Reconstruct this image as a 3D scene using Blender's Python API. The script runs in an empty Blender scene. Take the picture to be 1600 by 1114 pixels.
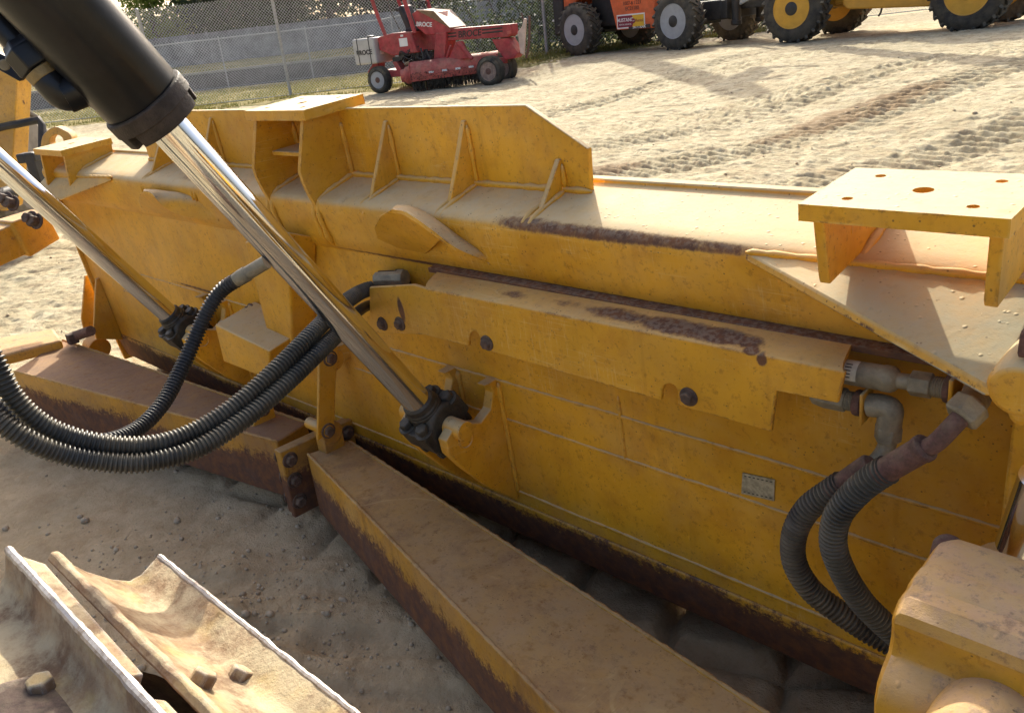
import bpy, bmesh, math, random
import numpy as np
from mathutils import Vector, Matrix, Euler
random.seed(7)
rng = np.random.default_rng(11)
S = bpy.context.scene
COL = S.collection

# ------------------------------------------------------------------ camera
F_PX, PW, PH = 1304.0, 1600.0, 1114.0
CAM = np.array([0.0, 0.0, 1.4])


def _unit(v):
    return v / np.linalg.norm(v)


_ex = -_unit(np.array([-600 - 800, 188 - 557, F_PX]))
_up = np.array([-.114 * F_PX, -F_PX, -.114 * 800 - 557 + 28 + .114 * 800])
_up = _unit(_up)
_up *= -np.sign(_up[1])
_up = _unit(_up - _up @ _ex * _ex)
_ey = np.cross(_up, _ex)
R = np.stack([_ex, _ey, _up])            # world = R @ camera(x right, y down, z forward)
cam_d = bpy.data.cameras.new('camera')
cam = bpy.data.objects.new('camera', cam_d)
COL.objects.link(cam)
M = Matrix.Identity(4)
for i in range(3):
    M[i][0], M[i][1], M[i][2], M[i][3] = R[i, 0], -R[i, 1], -R[i, 2], CAM[i]
cam.matrix_world = M
cam_d.sensor_width = 36.0
cam_d.lens = F_PX / PW * 36.0
cam_d.clip_start, cam_d.clip_end = 0.02, 3000
S.camera = cam

# ------------------------------------------------------------------ light
SUN_EL = math.radians(31)
SUN_H = _unit(np.array([-0.68, 0.73]))      # horizontal direction towards the sun
sun_dir = Vector((SUN_H[0] * math.cos(SUN_EL), SUN_H[1] * math.cos(SUN_EL), math.sin(SUN_EL)))
W = bpy.data.worlds.new('World')
S.world = W
W.use_nodes = True
wt = W.node_tree
wt.nodes.clear()
wo = wt.nodes.new('ShaderNodeOutputWorld')
wb = wt.nodes.new('ShaderNodeBackground')
sk = wt.nodes.new('ShaderNodeTexSky')
sk.sky_type = 'NISHITA'
sk.sun_disc = False
sk.sun_elevation = SUN_EL
sk.sun_rotation = math.atan2(SUN_H[0], SUN_H[1])
sk.dust_density = 6.0
sk.air_density = 0.7
sk.ozone_density = 0.5
wb.inputs['Strength'].default_value = 0.15
wt.links.new(sk.outputs[0], wb.inputs[0])
wt.links.new(wb.outputs[0], wo.inputs[0])
sl = bpy.data.lights.new('sun', 'SUN')
sl.energy = 3.2
sl.angle = math.radians(0.5)
sl.color = (1.0, 0.945, 0.80)
so = bpy.data.objects.new('sun', sl)
COL.objects.link(so)
so.rotation_euler = sun_dir.to_track_quat('Z', 'Y').to_euler()
so.location = (0, 0, 20)
S.view_settings.view_transform = 'Standard'
S.view_settings.look = 'None'
S.view_settings.exposure = 1.05
S.view_settings.gamma = 1.0
S.cycles.max_bounces = 8
S.cycles.diffuse_bounces = 6
S.cycles.glossy_bounces = 4

# ------------------------------------------------------------------ measuring helpers
TB = math.radians(4.4)                        # the blade leans back a little
RB = np.array([[1, 0, 0], [0, math.cos(TB), math.sin(TB)], [0, -math.sin(TB), math.cos(TB)]])


def b2w(p):
    return Vector(RB.T @ np.array(p, float))


def bp(px, py, ax, v, blade=False):
    m = RB if blade else np.eye(3)
    d = m @ R @ np.array([px - 800, py - 557, F_PX])
    c = m @ CAM
    i = 'xyz'.index(ax)
    return c + d * (v - c[i]) / d[i]


def Pb(px, py, ax, v):                        # point in blade coordinates
    return bp(px, py, ax, v, True)


def PB(px, py, ax, v):                        # the same point in world coordinates
    return b2w(bp(px, py, ax, v, True))


def Pw(px, py, ax, v):
    return Vector(bp(px, py, ax, v))


def Pd(px, py, dep):
    return Vector(CAM + R @ (np.array([px - 800, py - 557, F_PX]) / F_PX * dep))


def rise(x, y):
    s = .5 * x + .87 * y
    t = np.clip((s - 4.5) / 4, 0, 1)
    return .33 * t * t * (3 - 2 * t)


def gp(px, py):
    d = R @ np.array([px - 800, py - 557, F_PX])
    z = 0.0
    for _ in range(60):
        p = CAM + d * (z - 1.4) / d[2]
        z = .5 * z + .5 * float(rise(p[0], p[1]))
    return Vector((p[0], p[1], z))


# ------------------------------------------------------------------ node helper
class NT:
    def __init__(s, name):
        s.m = bpy.data.materials.new(name)
        s.m.use_nodes = True
        s.t = s.m.node_tree
        s.t.nodes.clear()
        s.out = s.t.nodes.new('ShaderNodeOutputMaterial')
        s.b = s.t.nodes.new('ShaderNodeBsdfPrincipled')
        s.t.links.new(s.b.outputs[0], s.out.inputs[0])

    def put(s, sock, v):
        if isinstance(v, bpy.types.NodeSocket):
            s.t.links.new(v, sock)
        elif isinstance(v, (tuple, list)) and len(v) == 3 and sock.type == 'RGBA':
            sock.default_value = (*v, 1)
        else:
            sock.default_value = v

    def n(s, typ, ins=None, out=0, **kw):
        nd = s.t.nodes.new('ShaderNode' + typ)
        for k, v in kw.items():
            setattr(nd, k, v)
        for k, v in (ins or {}).items():
            s.put(nd.inputs[k], v)
        return nd.outputs[out]

    def co(s):
        return s.n('TexCoord', out='Object')

    def geo(s, o='Normal'):
        return s.n('NewGeometry', out=o)

    def noise(s, v, sc, det=4, rough=.6, dist=0.):
        return s.n('TexNoise', {'Vector': v, 'Scale': sc, 'Detail': det, 'Roughness': rough, 'Distortion': dist}, out=0)

    def voro(s, v, sc, feature='F1', out=0):
        return s.n('TexVoronoi', {'Vector': v, 'Scale': sc}, out=out, feature=feature)

    def map(s, v, loc=(0, 0, 0), sc=(1, 1, 1), rot=(0, 0, 0)):
        return s.n('Mapping', {'Vector': v, 'Location': loc, 'Rotation': rot, 'Scale': sc})

    def step(s, v, a, b, lo=0., hi=1.):
        return s.n('MapRange', {0: v, 1: a, 2: b, 3: lo, 4: hi}, interpolation_type='SMOOTHSTEP')

    def lin(s, v, a, b, lo=0., hi=1.):
        return s.n('MapRange', {0: v, 1: a, 2: b, 3: lo, 4: hi})

    def math(s, op, a, b=0., c=0.):
        return s.n('Math', {0: a, 1: b, 2: c}, operation=op)

    def mul(s, a, b):
        return s.math('MULTIPLY', a, b)

    def add(s, a, b):
        return s.math('ADD', a, b)

    def mx(s, a, b):
        return s.math('MAXIMUM', a, b)

    def mix(s, f, a, b):
        nd = s.t.nodes.new('ShaderNodeMix')
        nd.data_type = 'RGBA'
        s.put(nd.inputs[0], f)
        s.put(nd.inputs[6], a)
        s.put(nd.inputs[7], b)
        return nd.outputs[2]

    def xyz(s, v, i):
        return s.n('SeparateXYZ', {0: v}, out=i)

    def bump(s, h, st=.3, dist=.01, nrm=None):
        ins = {'Height': h, 'Strength': st, 'Distance': dist}
        if nrm is not None:
            ins['Normal'] = nrm
        return s.n('Bump', ins)

    def blob(s, v, c, r):
        """1 inside an ellipsoid round c with radii r, falling to 0"""
        q = s.map(v, (-c[0] / r[0], -c[1] / r[1], -c[2] / r[2]), (1 / r[0], 1 / r[1], 1 / r[2]))
        l = s.n('VectorMath', {0: q}, out='Value', operation='LENGTH')
        return s.step(l, 1.25, .35)

    def fin(s, col, rough=.6, metal=0., nrm=None, spec=None):
        s.put(s.b.inputs['Base Color'], col)
        s.put(s.b.inputs['Roughness'], rough)
        s.put(s.b.inputs['Metallic'], metal)
        if nrm is not None:
            s.put(s.b.inputs['Normal'], nrm)
        if spec is not None:
            s.b.inputs['Specular IOR Level'].default_value = spec
        return s.m


YEL = (0.70, 0.352, 0.019)
DUST = (0.58, 0.475, 0.285)
RUST = (0.095, 0.048, 0.036)
RUST2 = (0.20, 0.085, 0.036)


def worn_paint(name, base=YEL, dust=.75, chips=.5, blobs=(), low=None, edge=True, drips=True, dustcol=DUST, rough=.5,
               film=.14, grime=.3, cast=0., mott=0.):
    """weathered machine paint: hue drift, dust on flats, chips, edge wear, rust bands"""
    t = NT(name)
    v = t.co()
    N = t.geo()
    big = t.noise(v, 2.3, 3)
    mid = t.noise(v, 11, 5, .65)
    fine = t.noise(v, 90, 3, .7)
    c = t.mix(t.step(big, .3, .72), tuple(x * .80 for x in base), tuple(min(x * 1.14, .95) for x in base))
    c = t.mix(t.mul(t.step(mid, .42, .72), .5), c, (base[0] * .70, base[1] * .58, base[2] * .7))
    stain = t.noise(v, 4.5, 8, .72, .4)
    c = t.mix(t.mul(t.step(stain, .56, .74), .42), c, (base[0] * .45, base[1] * .36, base[2] * .6))
    c = t.mix(t.mul(t.step(t.noise(v, 70, 4, .75), .54, .68), .5), c, (base[0] * .42, base[1] * .33, base[2] * .5))
    # chalky film and dust where it can lie
    c = t.mix(t.mul(t.step(t.noise(v, 5, 6, .7), .38, .7), film), c, dustcol)
    nz = t.xyz(N, 2)
    flat = t.mul(t.step(nz, .12, .8), t.lin(t.noise(v, 17, 6, .7), .25, .72, .55, 1.0))
    c = t.mix(t.mul(flat, dust), c, dustcol)
    if mott:
        # brown rust bloom and dark spatter showing through the dust
        c = t.mix(t.mul(t.step(t.noise(v, 6.5, 8, .76, .3), .47, .66), mott), c, (.25, .145, .075))
        c = t.mix(t.mul(t.step(t.noise(v, 48, 6, .8), .54, .66), mott * .8), c, (.15, .085, .05))
        c = t.mix(t.mul(t.step(t.noise(v, 12, 6, .7), .58, .7), mott * .6), c, (.52, .30, .06))
    # vertical run marks
    st = t.noise(t.map(v, sc=(34, 34, 2.2)), 1, 4, .6)
    c = t.mix(t.mul(t.step(st, .55, .8), grime), c, (base[0] * .42, base[1] * .36, base[2] * .6))
    # small pits and specks
    vd = t.voro(v, 95)
    pick = t.step(t.noise(v, 33, 2), .50, .62)
    speck = t.mul(t.step(vd, .19, .10), pick)
    c = t.mix(t.mul(speck, .8), c, (.11, .062, .025))
    # chipped paint
    ch = t.noise(v, 9, 9, .72, .3)
    chip = t.step(ch, .735 - .06 * chips, .75 - .06 * chips)
    sm = t.noise(v, 31, 7, .75, .2)
    chip = t.mx(chip, t.step(sm, .70 - .03 * chips, .72 - .03 * chips))
    rustmask = t.mul(chip, .9)
    # thin scratches in two directions
    for rt, sc_ in (((.3, .5, .2), (3, 3, 120)), ((.1, -.7, 1.1), (110, 3, 4))):
        sn = t.noise(t.map(v, rot=rt, sc=sc_), 1, 2, .5)
        ln = t.mul(t.step(t.math('ABSOLUTE', t.add(sn, -.5)), .012, .004), t.step(t.noise(v, 3.1, 3), .55, .62))
        c = t.mix(t.mul(ln, .22), c, (.78, .60, .28))
    if edge:
        bv = t.n('Bevel', {'Radius': .007}, samples=4)
        d = t.n('VectorMath', {0: bv, 1: N}, out='Value', operation='DOT_PRODUCT')
        e = t.step(d, .985, .90)
        em = t.mul(e, t.step(t.noise(v, 26, 6, .75), .52, .62))
        rustmask = t.mx(rustmask, em)
        c = t.mix(t.mul(t.mul(e, t.step(t.noise(v, 15, 4), .5, .35)), .45), c, (.72, .55, .25))
    hf = t.noise(v, 42, 6, .8)
    for (cc, rr, amt) in blobs:
        b = t.blob(v, cc, rr)
        q_ = t.add(t.mul(b, 1.0), t.mul(t.add(hf, -.5), 1.5))
        k = t.step(q_, 1.0 - amt, 1.45 - amt)
        c = t.mix(t.mul(t.mul(t.step(q_, .8 - amt, 1.25 - amt), t.step(b, .02, .3)), .55), c, (.30, .155, .055))
        rustmask = t.mx(rustmask, t.mul(k, .95))
    if low is not None:
        z = t.xyz(v, 2)
        zz = t.add(z, t.mul(t.add(t.noise(t.map(v, sc=(26, 26, 9.)), 1, 6, .75), -.5), .09))
        zz = t.add(zz, t.mul(t.add(t.noise(v, 3, 3), -.5), .11))
        zz = t.add(zz, t.mul(t.add(t.noise(v, 75, 5, .8), -.5), .15))
        k = t.step(zz, low + .004, low - .03)
        rustmask = t.mx(rustmask, t.mul(k, .97))
    rc = t.mix(t.step(t.noise(v, 30, 5, .7), .35, .7), RUST, RUST2)
    rc = t.mix(t.mul(t.step(mid, .5, .75), .35), rc, (.16, .105, .085))
    rc = t.mix(t.mul(t.mul(t.step(nz, .2, .8), t.step(fine, .42, .6)), .45), rc, (.32, .26, .19))
    c = t.mix(rustmask, c, rc)
    h = t.add(t.mul(fine, .35), t.mul(rustmask, -.5))
    if drips:
        vd2 = t.voro(t.map(v, sc=(1, 1, .45)), 70)
        dr = t.mul(t.step(vd2, .28, .05), t.step(t.noise(v, 60, 1), .52, .6))
        h = t.add(h, t.mul(dr, 1.4))
    h = t.add(h, t.mul(mid, .5))
    if cast:
        # rough casting skin: pink and grey rust bloom on the flats, pitted relief
        pk = t.noise(v, 16, 8, .75)
        c = t.mix(t.mul(t.mul(t.step(nz, .35, .8), t.step(pk, .42, .64)), cast), c, (.52, .33, .21))
        c = t.mix(t.mul(t.mul(t.step(nz, .35, .8), t.step(t.noise(v, 40, 6, .8), .52, .66)), cast), c, (.22, .165, .12))
        c = t.mix(t.mul(t.step(t.noise(v, 22, 8, .78), .56, .66), cast * .8), c, (.13, .075, .05))
        h = t.add(h, t.mul(t.add(t.mul(pk, 2.2), t.mul(t.noise(v, 70, 5, .8), 1.6)), cast))
    nr = t.bump(h, .35, .0035)
    ro = t.mix(rustmask, (rough,) * 3, (.85,) * 3)
    ro = t.mix(t.mul(flat, .8), ro, (.9,) * 3)
    return t.fin(c, ro, 0, nr, .35)


def plain(name, col, rough=.6, metal=0., var=.25, sc=20, bmp=.15, dust=.0, spec=.4):
    t = NT(name)
    v = t.co()
    n1 = t.noise(v, sc, 5, .65)
    c = t.mix(t.step(n1, .3, .7), tuple(x * (1 - var) for x in col), tuple(min(1, x * (1 + var)) for x in col))
    if dust:
        nz = t.xyz(t.geo(), 2)
        k = t.mul(t.add(t.mul(t.step(nz, -.1, .9), .75), .25), t.step(t.noise(v, sc * .6, 6, .7), .3, .65))
        c = t.mix(t.mul(k, dust), c, DUST)
    nr = t.bump(t.noise(v, sc * 4, 4, .7), bmp, .004)
    return t.fin(c, rough, metal, nr, spec)


# ------------------------------------------------------------------ mesh helper
def frame_of(d):
    d = Vector(d).normalized()
    a = Vector((0, 0, 1)) if abs(d.z) < .9 else Vector((1, 0, 0))
    u = d.cross(a).normalized()
    return u, d.cross(u).normalized(), d


class MB:
    def __init__(s):
        s.bm = bmesh.new()

    def v(s, p):
        return s.bm.verts.new(Vector(p))

    def face(s, ps):
        try:
            s.bm.faces.new(ps)
        except ValueError:
            pass

    def prism(s, pts, vec):
        vec = Vector(vec)
        a = [s.v(p) for p in pts]
        b = [s.v(Vector(p) + vec) for p in pts]
        s.face(a[::-1])
        s.face(b)
        n = len(a)
        for i in range(n):
            s.face([a[i], a[(i + 1) % n], b[(i + 1) % n], b[i]])
        return s

    def box(s, lo, hi):
        (x0, y0, z0), (x1, y1, z1) = lo, hi
        return s.prism([(x0, y0, z0), (x1, y0, z0), (x1, y1, z0), (x0, y1, z0)], (0, 0, z1 - z0))

    def obox(s, c, ux, uy, uz):
        c, ux, uy, uz = map(Vector, (c, ux, uy, uz))
        return s.prism([c - ux - uy - uz, c + ux - uy - uz, c + ux + uy - uz, c - ux + uy - uz], uz * 2)

    def ring(s, c, u, w, r, n, ph=0.):
        return [s.v(c + u * (r * math.cos(ph + 2 * math.pi * i / n)) + w * (r * math.sin(ph + 2 * math.pi * i / n))) for i in range(n)]

    def lathe(s, p0, axis, prof, n=24, ph=0., cap=True):
        """prof: list of (distance along the axis, radius)"""
        u, w, d = frame_of(axis)
        p0 = Vector(p0)
        rs = [s.ring(p0 + d * t, u, w, max(r, 1e-4), n, ph) for t, r in prof]
        for a, b in zip(rs[:-1], rs[1:]):
            for i in range(n):
                s.face([a[i], a[(i + 1) % n], b[(i + 1) % n], b[i]])
        if cap:
            s.face(rs[0][::-1])
            s.face(rs[-1])
        return s

    def cyl(s, p0, p1, r, n=20, r2=None):
        p0, p1 = Vector(p0), Vector(p1)
        return s.lathe(p0, p1 - p0, [(0, r), ((p1 - p0).length, r if r2 is None else r2)], n)

    def bolt(s, p, nrm, r=.014, h=.012, washer=True):
        p = Vector(p)
        d = Vector(nrm).normalized()
        if washer:
            s.lathe(p, d, [(-.004, r * 1.45), (.0025, r * 1.45), (.003, r * 1.3)], 18)
        s.lathe(p, d, [(-.002, r), (h * .8, r), (h, r * .86)], 6, ph=random.random())
        return s

    def tube(s, pts, r, n=12, cap=True):
        pts = [Vector(p) for p in pts]
        m = len(pts)
        rr = r if isinstance(r, (list, tuple, np.ndarray)) else [r] * m
        up = None
        rings = []
        for i in range(m):
            d = (pts[min(i + 1, m - 1)] - pts[max(i - 1, 0)]).normalized()
            if up is None:
                u, w, _ = frame_of(d)
            else:
                u = (up - d * up.dot(d)).normalized()
                w = d.cross(u)
            up = u
            rings.append(s.ring(pts[i], u, w, rr[i], n))
        for a, b in zip(rings[:-1], rings[1:]):
            for i in range(n):
                s.face([a[i], a[(i + 1) % n], b[(i + 1) % n], b[i]])
        if cap:
            s.face(rings[0][::-1])
            s.face(rings[-1])
        return s

    def grid(s, P):
        """P: rows of points"""
        V = [[s.v(p) for p in row] for row in P]
        for a, b in zip(V[:-1], V[1:]):
            for i in range(len(a) - 1):
                s.face([a[i], a[i + 1], b[i + 1], b[i]])
        return s

    def plate(s, P, t):
        """a curved sheet given thickness along its own normals"""
        A = np.array([[list(p) for p in row] for row in P], float)
        du = np.gradient(A, axis=1)
        dv = np.gradient(A, axis=0)
        nn = np.cross(du, dv)
        nn /= np.linalg.norm(nn, axis=2, keepdims=True) + 1e-12
        B = A + nn * t
        r, c = A.shape[:2]
        va = [[s.v(A[i, j]) for j in range(c)] for i in range(r)]
        vb = [[s.v(B[i, j]) for j in range(c)] for i in range(r)]
        for i in range(r - 1):
            for j in range(c - 1):
                s.face([va[i][j], va[i + 1][j], va[i + 1][j + 1], va[i][j + 1]])
                s.face([vb[i][j], vb[i][j + 1], vb[i + 1][j + 1], vb[i + 1][j]])
        for i in range(r - 1):
            s.face([va[i][0], vb[i][0], vb[i + 1][0], va[i + 1][0]])
            s.face([va[i][-1], va[i + 1][-1], vb[i + 1][-1], vb[i][-1]])
        for j in range(c - 1):
            s.face([va[0][j], va[0][j + 1], vb[0][j + 1], vb[0][j]])
            s.face([va[-1][j], vb[-1][j], vb[-1][j + 1], va[-1][j + 1]])
        return s

    def build(s, name, mat, parent=None, bevel=0., seg=2, ang=35, off=None):
        bmesh.ops.recalc_face_normals(s.bm, faces=s.bm.faces[:])
        me = bpy.data.meshes.new(name)
        s.bm.to_mesh(me)
        s.bm.free()
        me.materials.append(mat)
        me.polygons.foreach_set('use_smooth', [True] * len(me.polygons))
        me.set_sharp_from_angle(angle=math.radians(ang))
        o = bpy.data.objects.new(name, me)
        COL.objects.link(o)
        if parent is not None:
            o.parent = parent
        if bevel:
            md = o.modifiers.new('bevel', 'BEVEL')
            md.width = bevel
            md.segments = seg
            md.limit_method = 'ANGLE'
            md.angle_limit = math.radians(40)
        return o


def holed_plate(x0, x1, y0, y1, z0, z1, holes, frm):
    """a flat plate with real round holes; frm turns (x, y, z) into a world point"""
    from mathutils.geometry import delaunay_2d_cdt
    P, E = [], []

    def loop(ps):
        b = len(P)
        P.extend(ps)
        E.extend([(b + i, b + (i + 1) % len(ps)) for i in range(len(ps))])
    loop([Vector(p) for p in ((x0, y0), (x1, y0), (x1, y1), (x0, y1))])
    for cx, cy, r in holes:
        loop([Vector((cx + r * math.cos(2 * math.pi * i / 24), cy + r * math.sin(2 * math.pi * i / 24))) for i in range(24)])
    vs, _, fs, _, _, _ = delaunay_2d_cdt(P, E, [], 1, 1e-6)
    m = MB()
    top = [m.v(frm(p.x, p.y, z1)) for p in vs]
    bot = [m.v(frm(p.x, p.y, z0)) for p in vs]
    cnt = {}
    for f in fs:
        c = sum((vs[i] for i in f), Vector((0, 0))) / len(f)
        if any((c - Vector((cx, cy))).length < r * .97 for cx, cy, r in holes):
            continue
        m.face([top[i] for i in f])
        m.face([bot[i] for i in reversed(f)])
        for i in range(len(f)):
            e = (f[i], f[(i + 1) % len(f)])
            k = tuple(sorted(e))
            cnt[k] = None if k in cnt else e
    for e in cnt.values():
        if e:
            m.face([top[e[0]], bot[e[0]], bot[e[1]], top[e[1]]])
    return m


def curve(pts, n=10):
    """Catmull-Rom through the points"""
    P = [np.array(p, float) for p in pts]
    P = [2 * P[0] - P[1]] + P + [2 * P[-1] - P[-2]]
    out = []
    for i in range(1, len(P) - 2):
        a, b, c, d = P[i - 1:i + 3]
        for k in range(n):
            t = k / n
            out.append(.5 * (2 * b + (c - a) * t + (2 * a - 5 * b + 4 * c - d) * t * t + (3 * b - a - 3 * c + d) * t ** 3))
    out.append(P[-2])
    return out


def resample(pts, step):
    P = np.array([list(p) for p in pts], float)
    L = np.concatenate([[0], np.cumsum(np.linalg.norm(np.diff(P, axis=0), axis=1))])
    n = max(2, int(L[-1] / step))
    s = np.linspace(0, L[-1], n)
    return np.stack([np.interp(s, L, P[:, i]) for i in range(3)], 1), s


def tag(o, label, cat, group=None, kind=None):
    if label:
        o['label'] = label
    if cat:
        o['category'] = cat
    if group:
        o['group'] = group
    if kind:
        o['kind'] = kind
    return o


def thing(name, label, cat, loc=(0, 0, 0), rotz=0., group=None):
    o = bpy.data.objects.new(name, None)
    COL.objects.link(o)
    o.location = loc
    o.rotation_euler = (0, 0, rotz)
    o.empty_display_size = .2
    return tag(o, label, cat, group)


def text_part(txt, name, mat, parent, origin, ux, uy, size, depth=.004, shear=0., bold=.0):
    cu = bpy.data.curves.new(name, 'FONT')
    cu.body = txt
    cu.size = size
    cu.align_x = 'CENTER'
    cu.align_y = 'CENTER'
    cu.shear = shear
    cu.offset = bold
    cu.extrude = depth
    tmp = bpy.data.objects.new(name + '_tmp', cu)
    COL.objects.link(tmp)
    bpy.context.view_layer.update()
    me = bpy.data.meshes.new_from_object(tmp.evaluated_get(bpy.context.evaluated_depsgraph_get()))
    bpy.data.objects.remove(tmp)
    ux, uy = Vector(ux).normalized(), Vector(uy).normalized()
    uz = ux.cross(uy)
    mm = Matrix.Identity(4)
    for i in range(3):
        mm[i][0], mm[i][1], mm[i][2], mm[i][3] = ux[i], uy[i], uz[i], origin[i]
    me.transform(mm)
    me.materials.clear()
    me.materials.append(mat)
    o = bpy.data.objects.new(name, me)
    COL.objects.link(o)
    o.parent = parent
    return o


# ------------------------------------------------------------------ noise on arrays
def vnoise(x, y, seed):
    xi, yi = np.floor(x).astype(np.int64), np.floor(y).astype(np.int64)
    xf, yf = x - xi, y - yi

    def h(a, b):
        n = (a * 374761393 + b * 668265263 + seed * 974711) & 0xffffffff
        n = ((n ^ (n >> 13)) * 1274126177) & 0xffffffff
        return ((n ^ (n >> 16)) & 0xffff) / 65535.0
    u, w = xf * xf * (3 - 2 * xf), yf * yf * (3 - 2 * yf)
    return (h(xi, yi) * (1 - u) + h(xi + 1, yi) * u) * (1 - w) + (h(xi, yi + 1) * (1 - u) + h(xi + 1, yi + 1) * u) * w


def fbm(x, y, seed, oct=4, gain=.5):
    a, s, tot = 1., 0., 0.
    for k in range(oct):
        s = s + a * vnoise(x * 2 ** k, y * 2 ** k, seed + k * 17)
        tot += a
        a *= gain
    return s / tot - .5


# ------------------------------------------------------------------ ground
TRACKS = [((-7.6, 7.2), (-2.5, 14.5), .32, .16), ((-10.5, 8.6), (-6.5, 15.0), .30, .16), ((-4.9, 5.5), (-2.9, 11.7), .30, .15), ((-6.3, 6.4), (-4.6, 11.5), .28, .16), ((-3.3, 5.2), (-1.2, 11.0), .26, .15),
          ((-2.2, 4.4), (.6, 9.5), .28, .15), ((-9.5, 6.2), (-8.6, 13.0), .26, .17), ((-12.0, 6.0), (-13.5, 13.5), .25, .17)]


def ground_h(x, y):
    r = np.hypot(x, y)
    h = rise(x, y)
    near = np.clip((5 - r) / 3, 0, 1)
    far = np.clip((r - 2.5) / 3, 0, 1)
    h = h + .035 * fbm(x * 1.1, y * 1.1, 3, 3) + .05 * far * fbm(x * .35, y * .35, 5, 3)
    rx = x * .82 + y * .57
    ry = -x * .57 + y * .82
    rid = 1 - np.abs(2 * (fbm(rx * 1.6, ry * 3.4, 9, 4)))
    h = h + near * (.036 * fbm(x * 4, y * 4, 21, 5, .55) + .024 * (rid - .6) + .016 * fbm(x * 14, y * 14, 31, 5, .68))
    # soft prints of the track pads in the shaded sand
    w = np.clip((x + .35) * 3, 0, 1) * 0 + np.clip((1.1 - np.abs(x + 1.05)) * 4, 0, 1) * np.clip((1.05 - y) * 6, 0, 1) * near
    pr = np.sin((ry * 1.0 + .03 * fbm(x * 3, y * 3, 44, 2)) * 2 * np.pi / .2)
    h = h + w * .014 * np.clip(pr * 2.2, -1, 1)
    # blocky prints left by the tracks beyond the push arm
    bx_, by_ = (x * .93 + y * .36) / .27, (-x * .36 + y * .93) / .34
    jl = np.minimum(np.abs((bx_ + .15 * fbm(x * 3, y * 3, 141, 2)) % 1 - .5), 1.2 * np.abs((by_ + .15 * fbm(x * 3, y * 3, 151, 2)) % 1 - .5))
    gapm = np.clip((y - .95) * 6, 0, 1) * np.clip((2.0 - y) * 5, 0, 1) * near
    h = h + gapm * (.05 * np.clip(jl * 7, 0, 1) - .03 + .03 * fbm(bx_ * .8, by_ * .8, 161, 2))
    # heap of loose sand pushed up below the hoses
    hx, hy = (x + 1.75) / .55, (y - .62) / .3
    h = h + .05 * np.exp(-(hx * hx + hy * hy)) * near * (1 + 1.6 * fbm(x * 9, y * 9, 77, 4))
    clod = np.clip(fbm(x * 13, y * 13, 51, 3, .6) - .08, 0, 1)
    h = h + far * .03 * clod * np.clip(fbm(x * .8, y * .8, 61, 2) + .5, 0, 1) + far * .02 * fbm(x * 20, y * 20, 71, 3, .7)
    rk = 1 - 2 * np.abs(fbm(x * 2.6 + .5 * y, y * 3.4, 111, 3))
    h = h + far * (.008 * fbm(x * 4.2, y * 4.2, 101, 3, .6) + .026 * fbm(x * 13, y * 13, 121, 4, .72) - .02 * np.clip(rk - .72, 0, 1) * 3)
    # crawler tracks pressed in the yard
    for (a, b, hw, per) in TRACKS:
        ax, ay = a
        dx, dy = b[0] - ax, b[1] - ay
        L = math.hypot(dx, dy)
        dx, dy = dx / L, dy / L
        s = (x - ax) * dx + (y - ay) * dy
        q = -(x - ax) * dy + (y - ay) * dx + .25 * np.sin(s * .35)
        m = np.clip((hw * 1.4 - np.abs(q)) / .08, 0, 1) * np.clip((s + 2.5) / 1.5, 0, 1) * np.clip((L + 4 - s) / 3, 0, 1)
        m = m * np.clip(.85 + 1.0 * fbm(x * .9, y * .9, 81, 2), .15, 1)
        saw = ((s + .05 * q * q + .05 * fbm(x * 2, y * 2, 91, 2)) / per) % 1.0
        h = h + m * (.042 * np.exp(-((saw - .5) / .17) ** 2) - .022)
    h = h - near * .012
    return h


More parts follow.
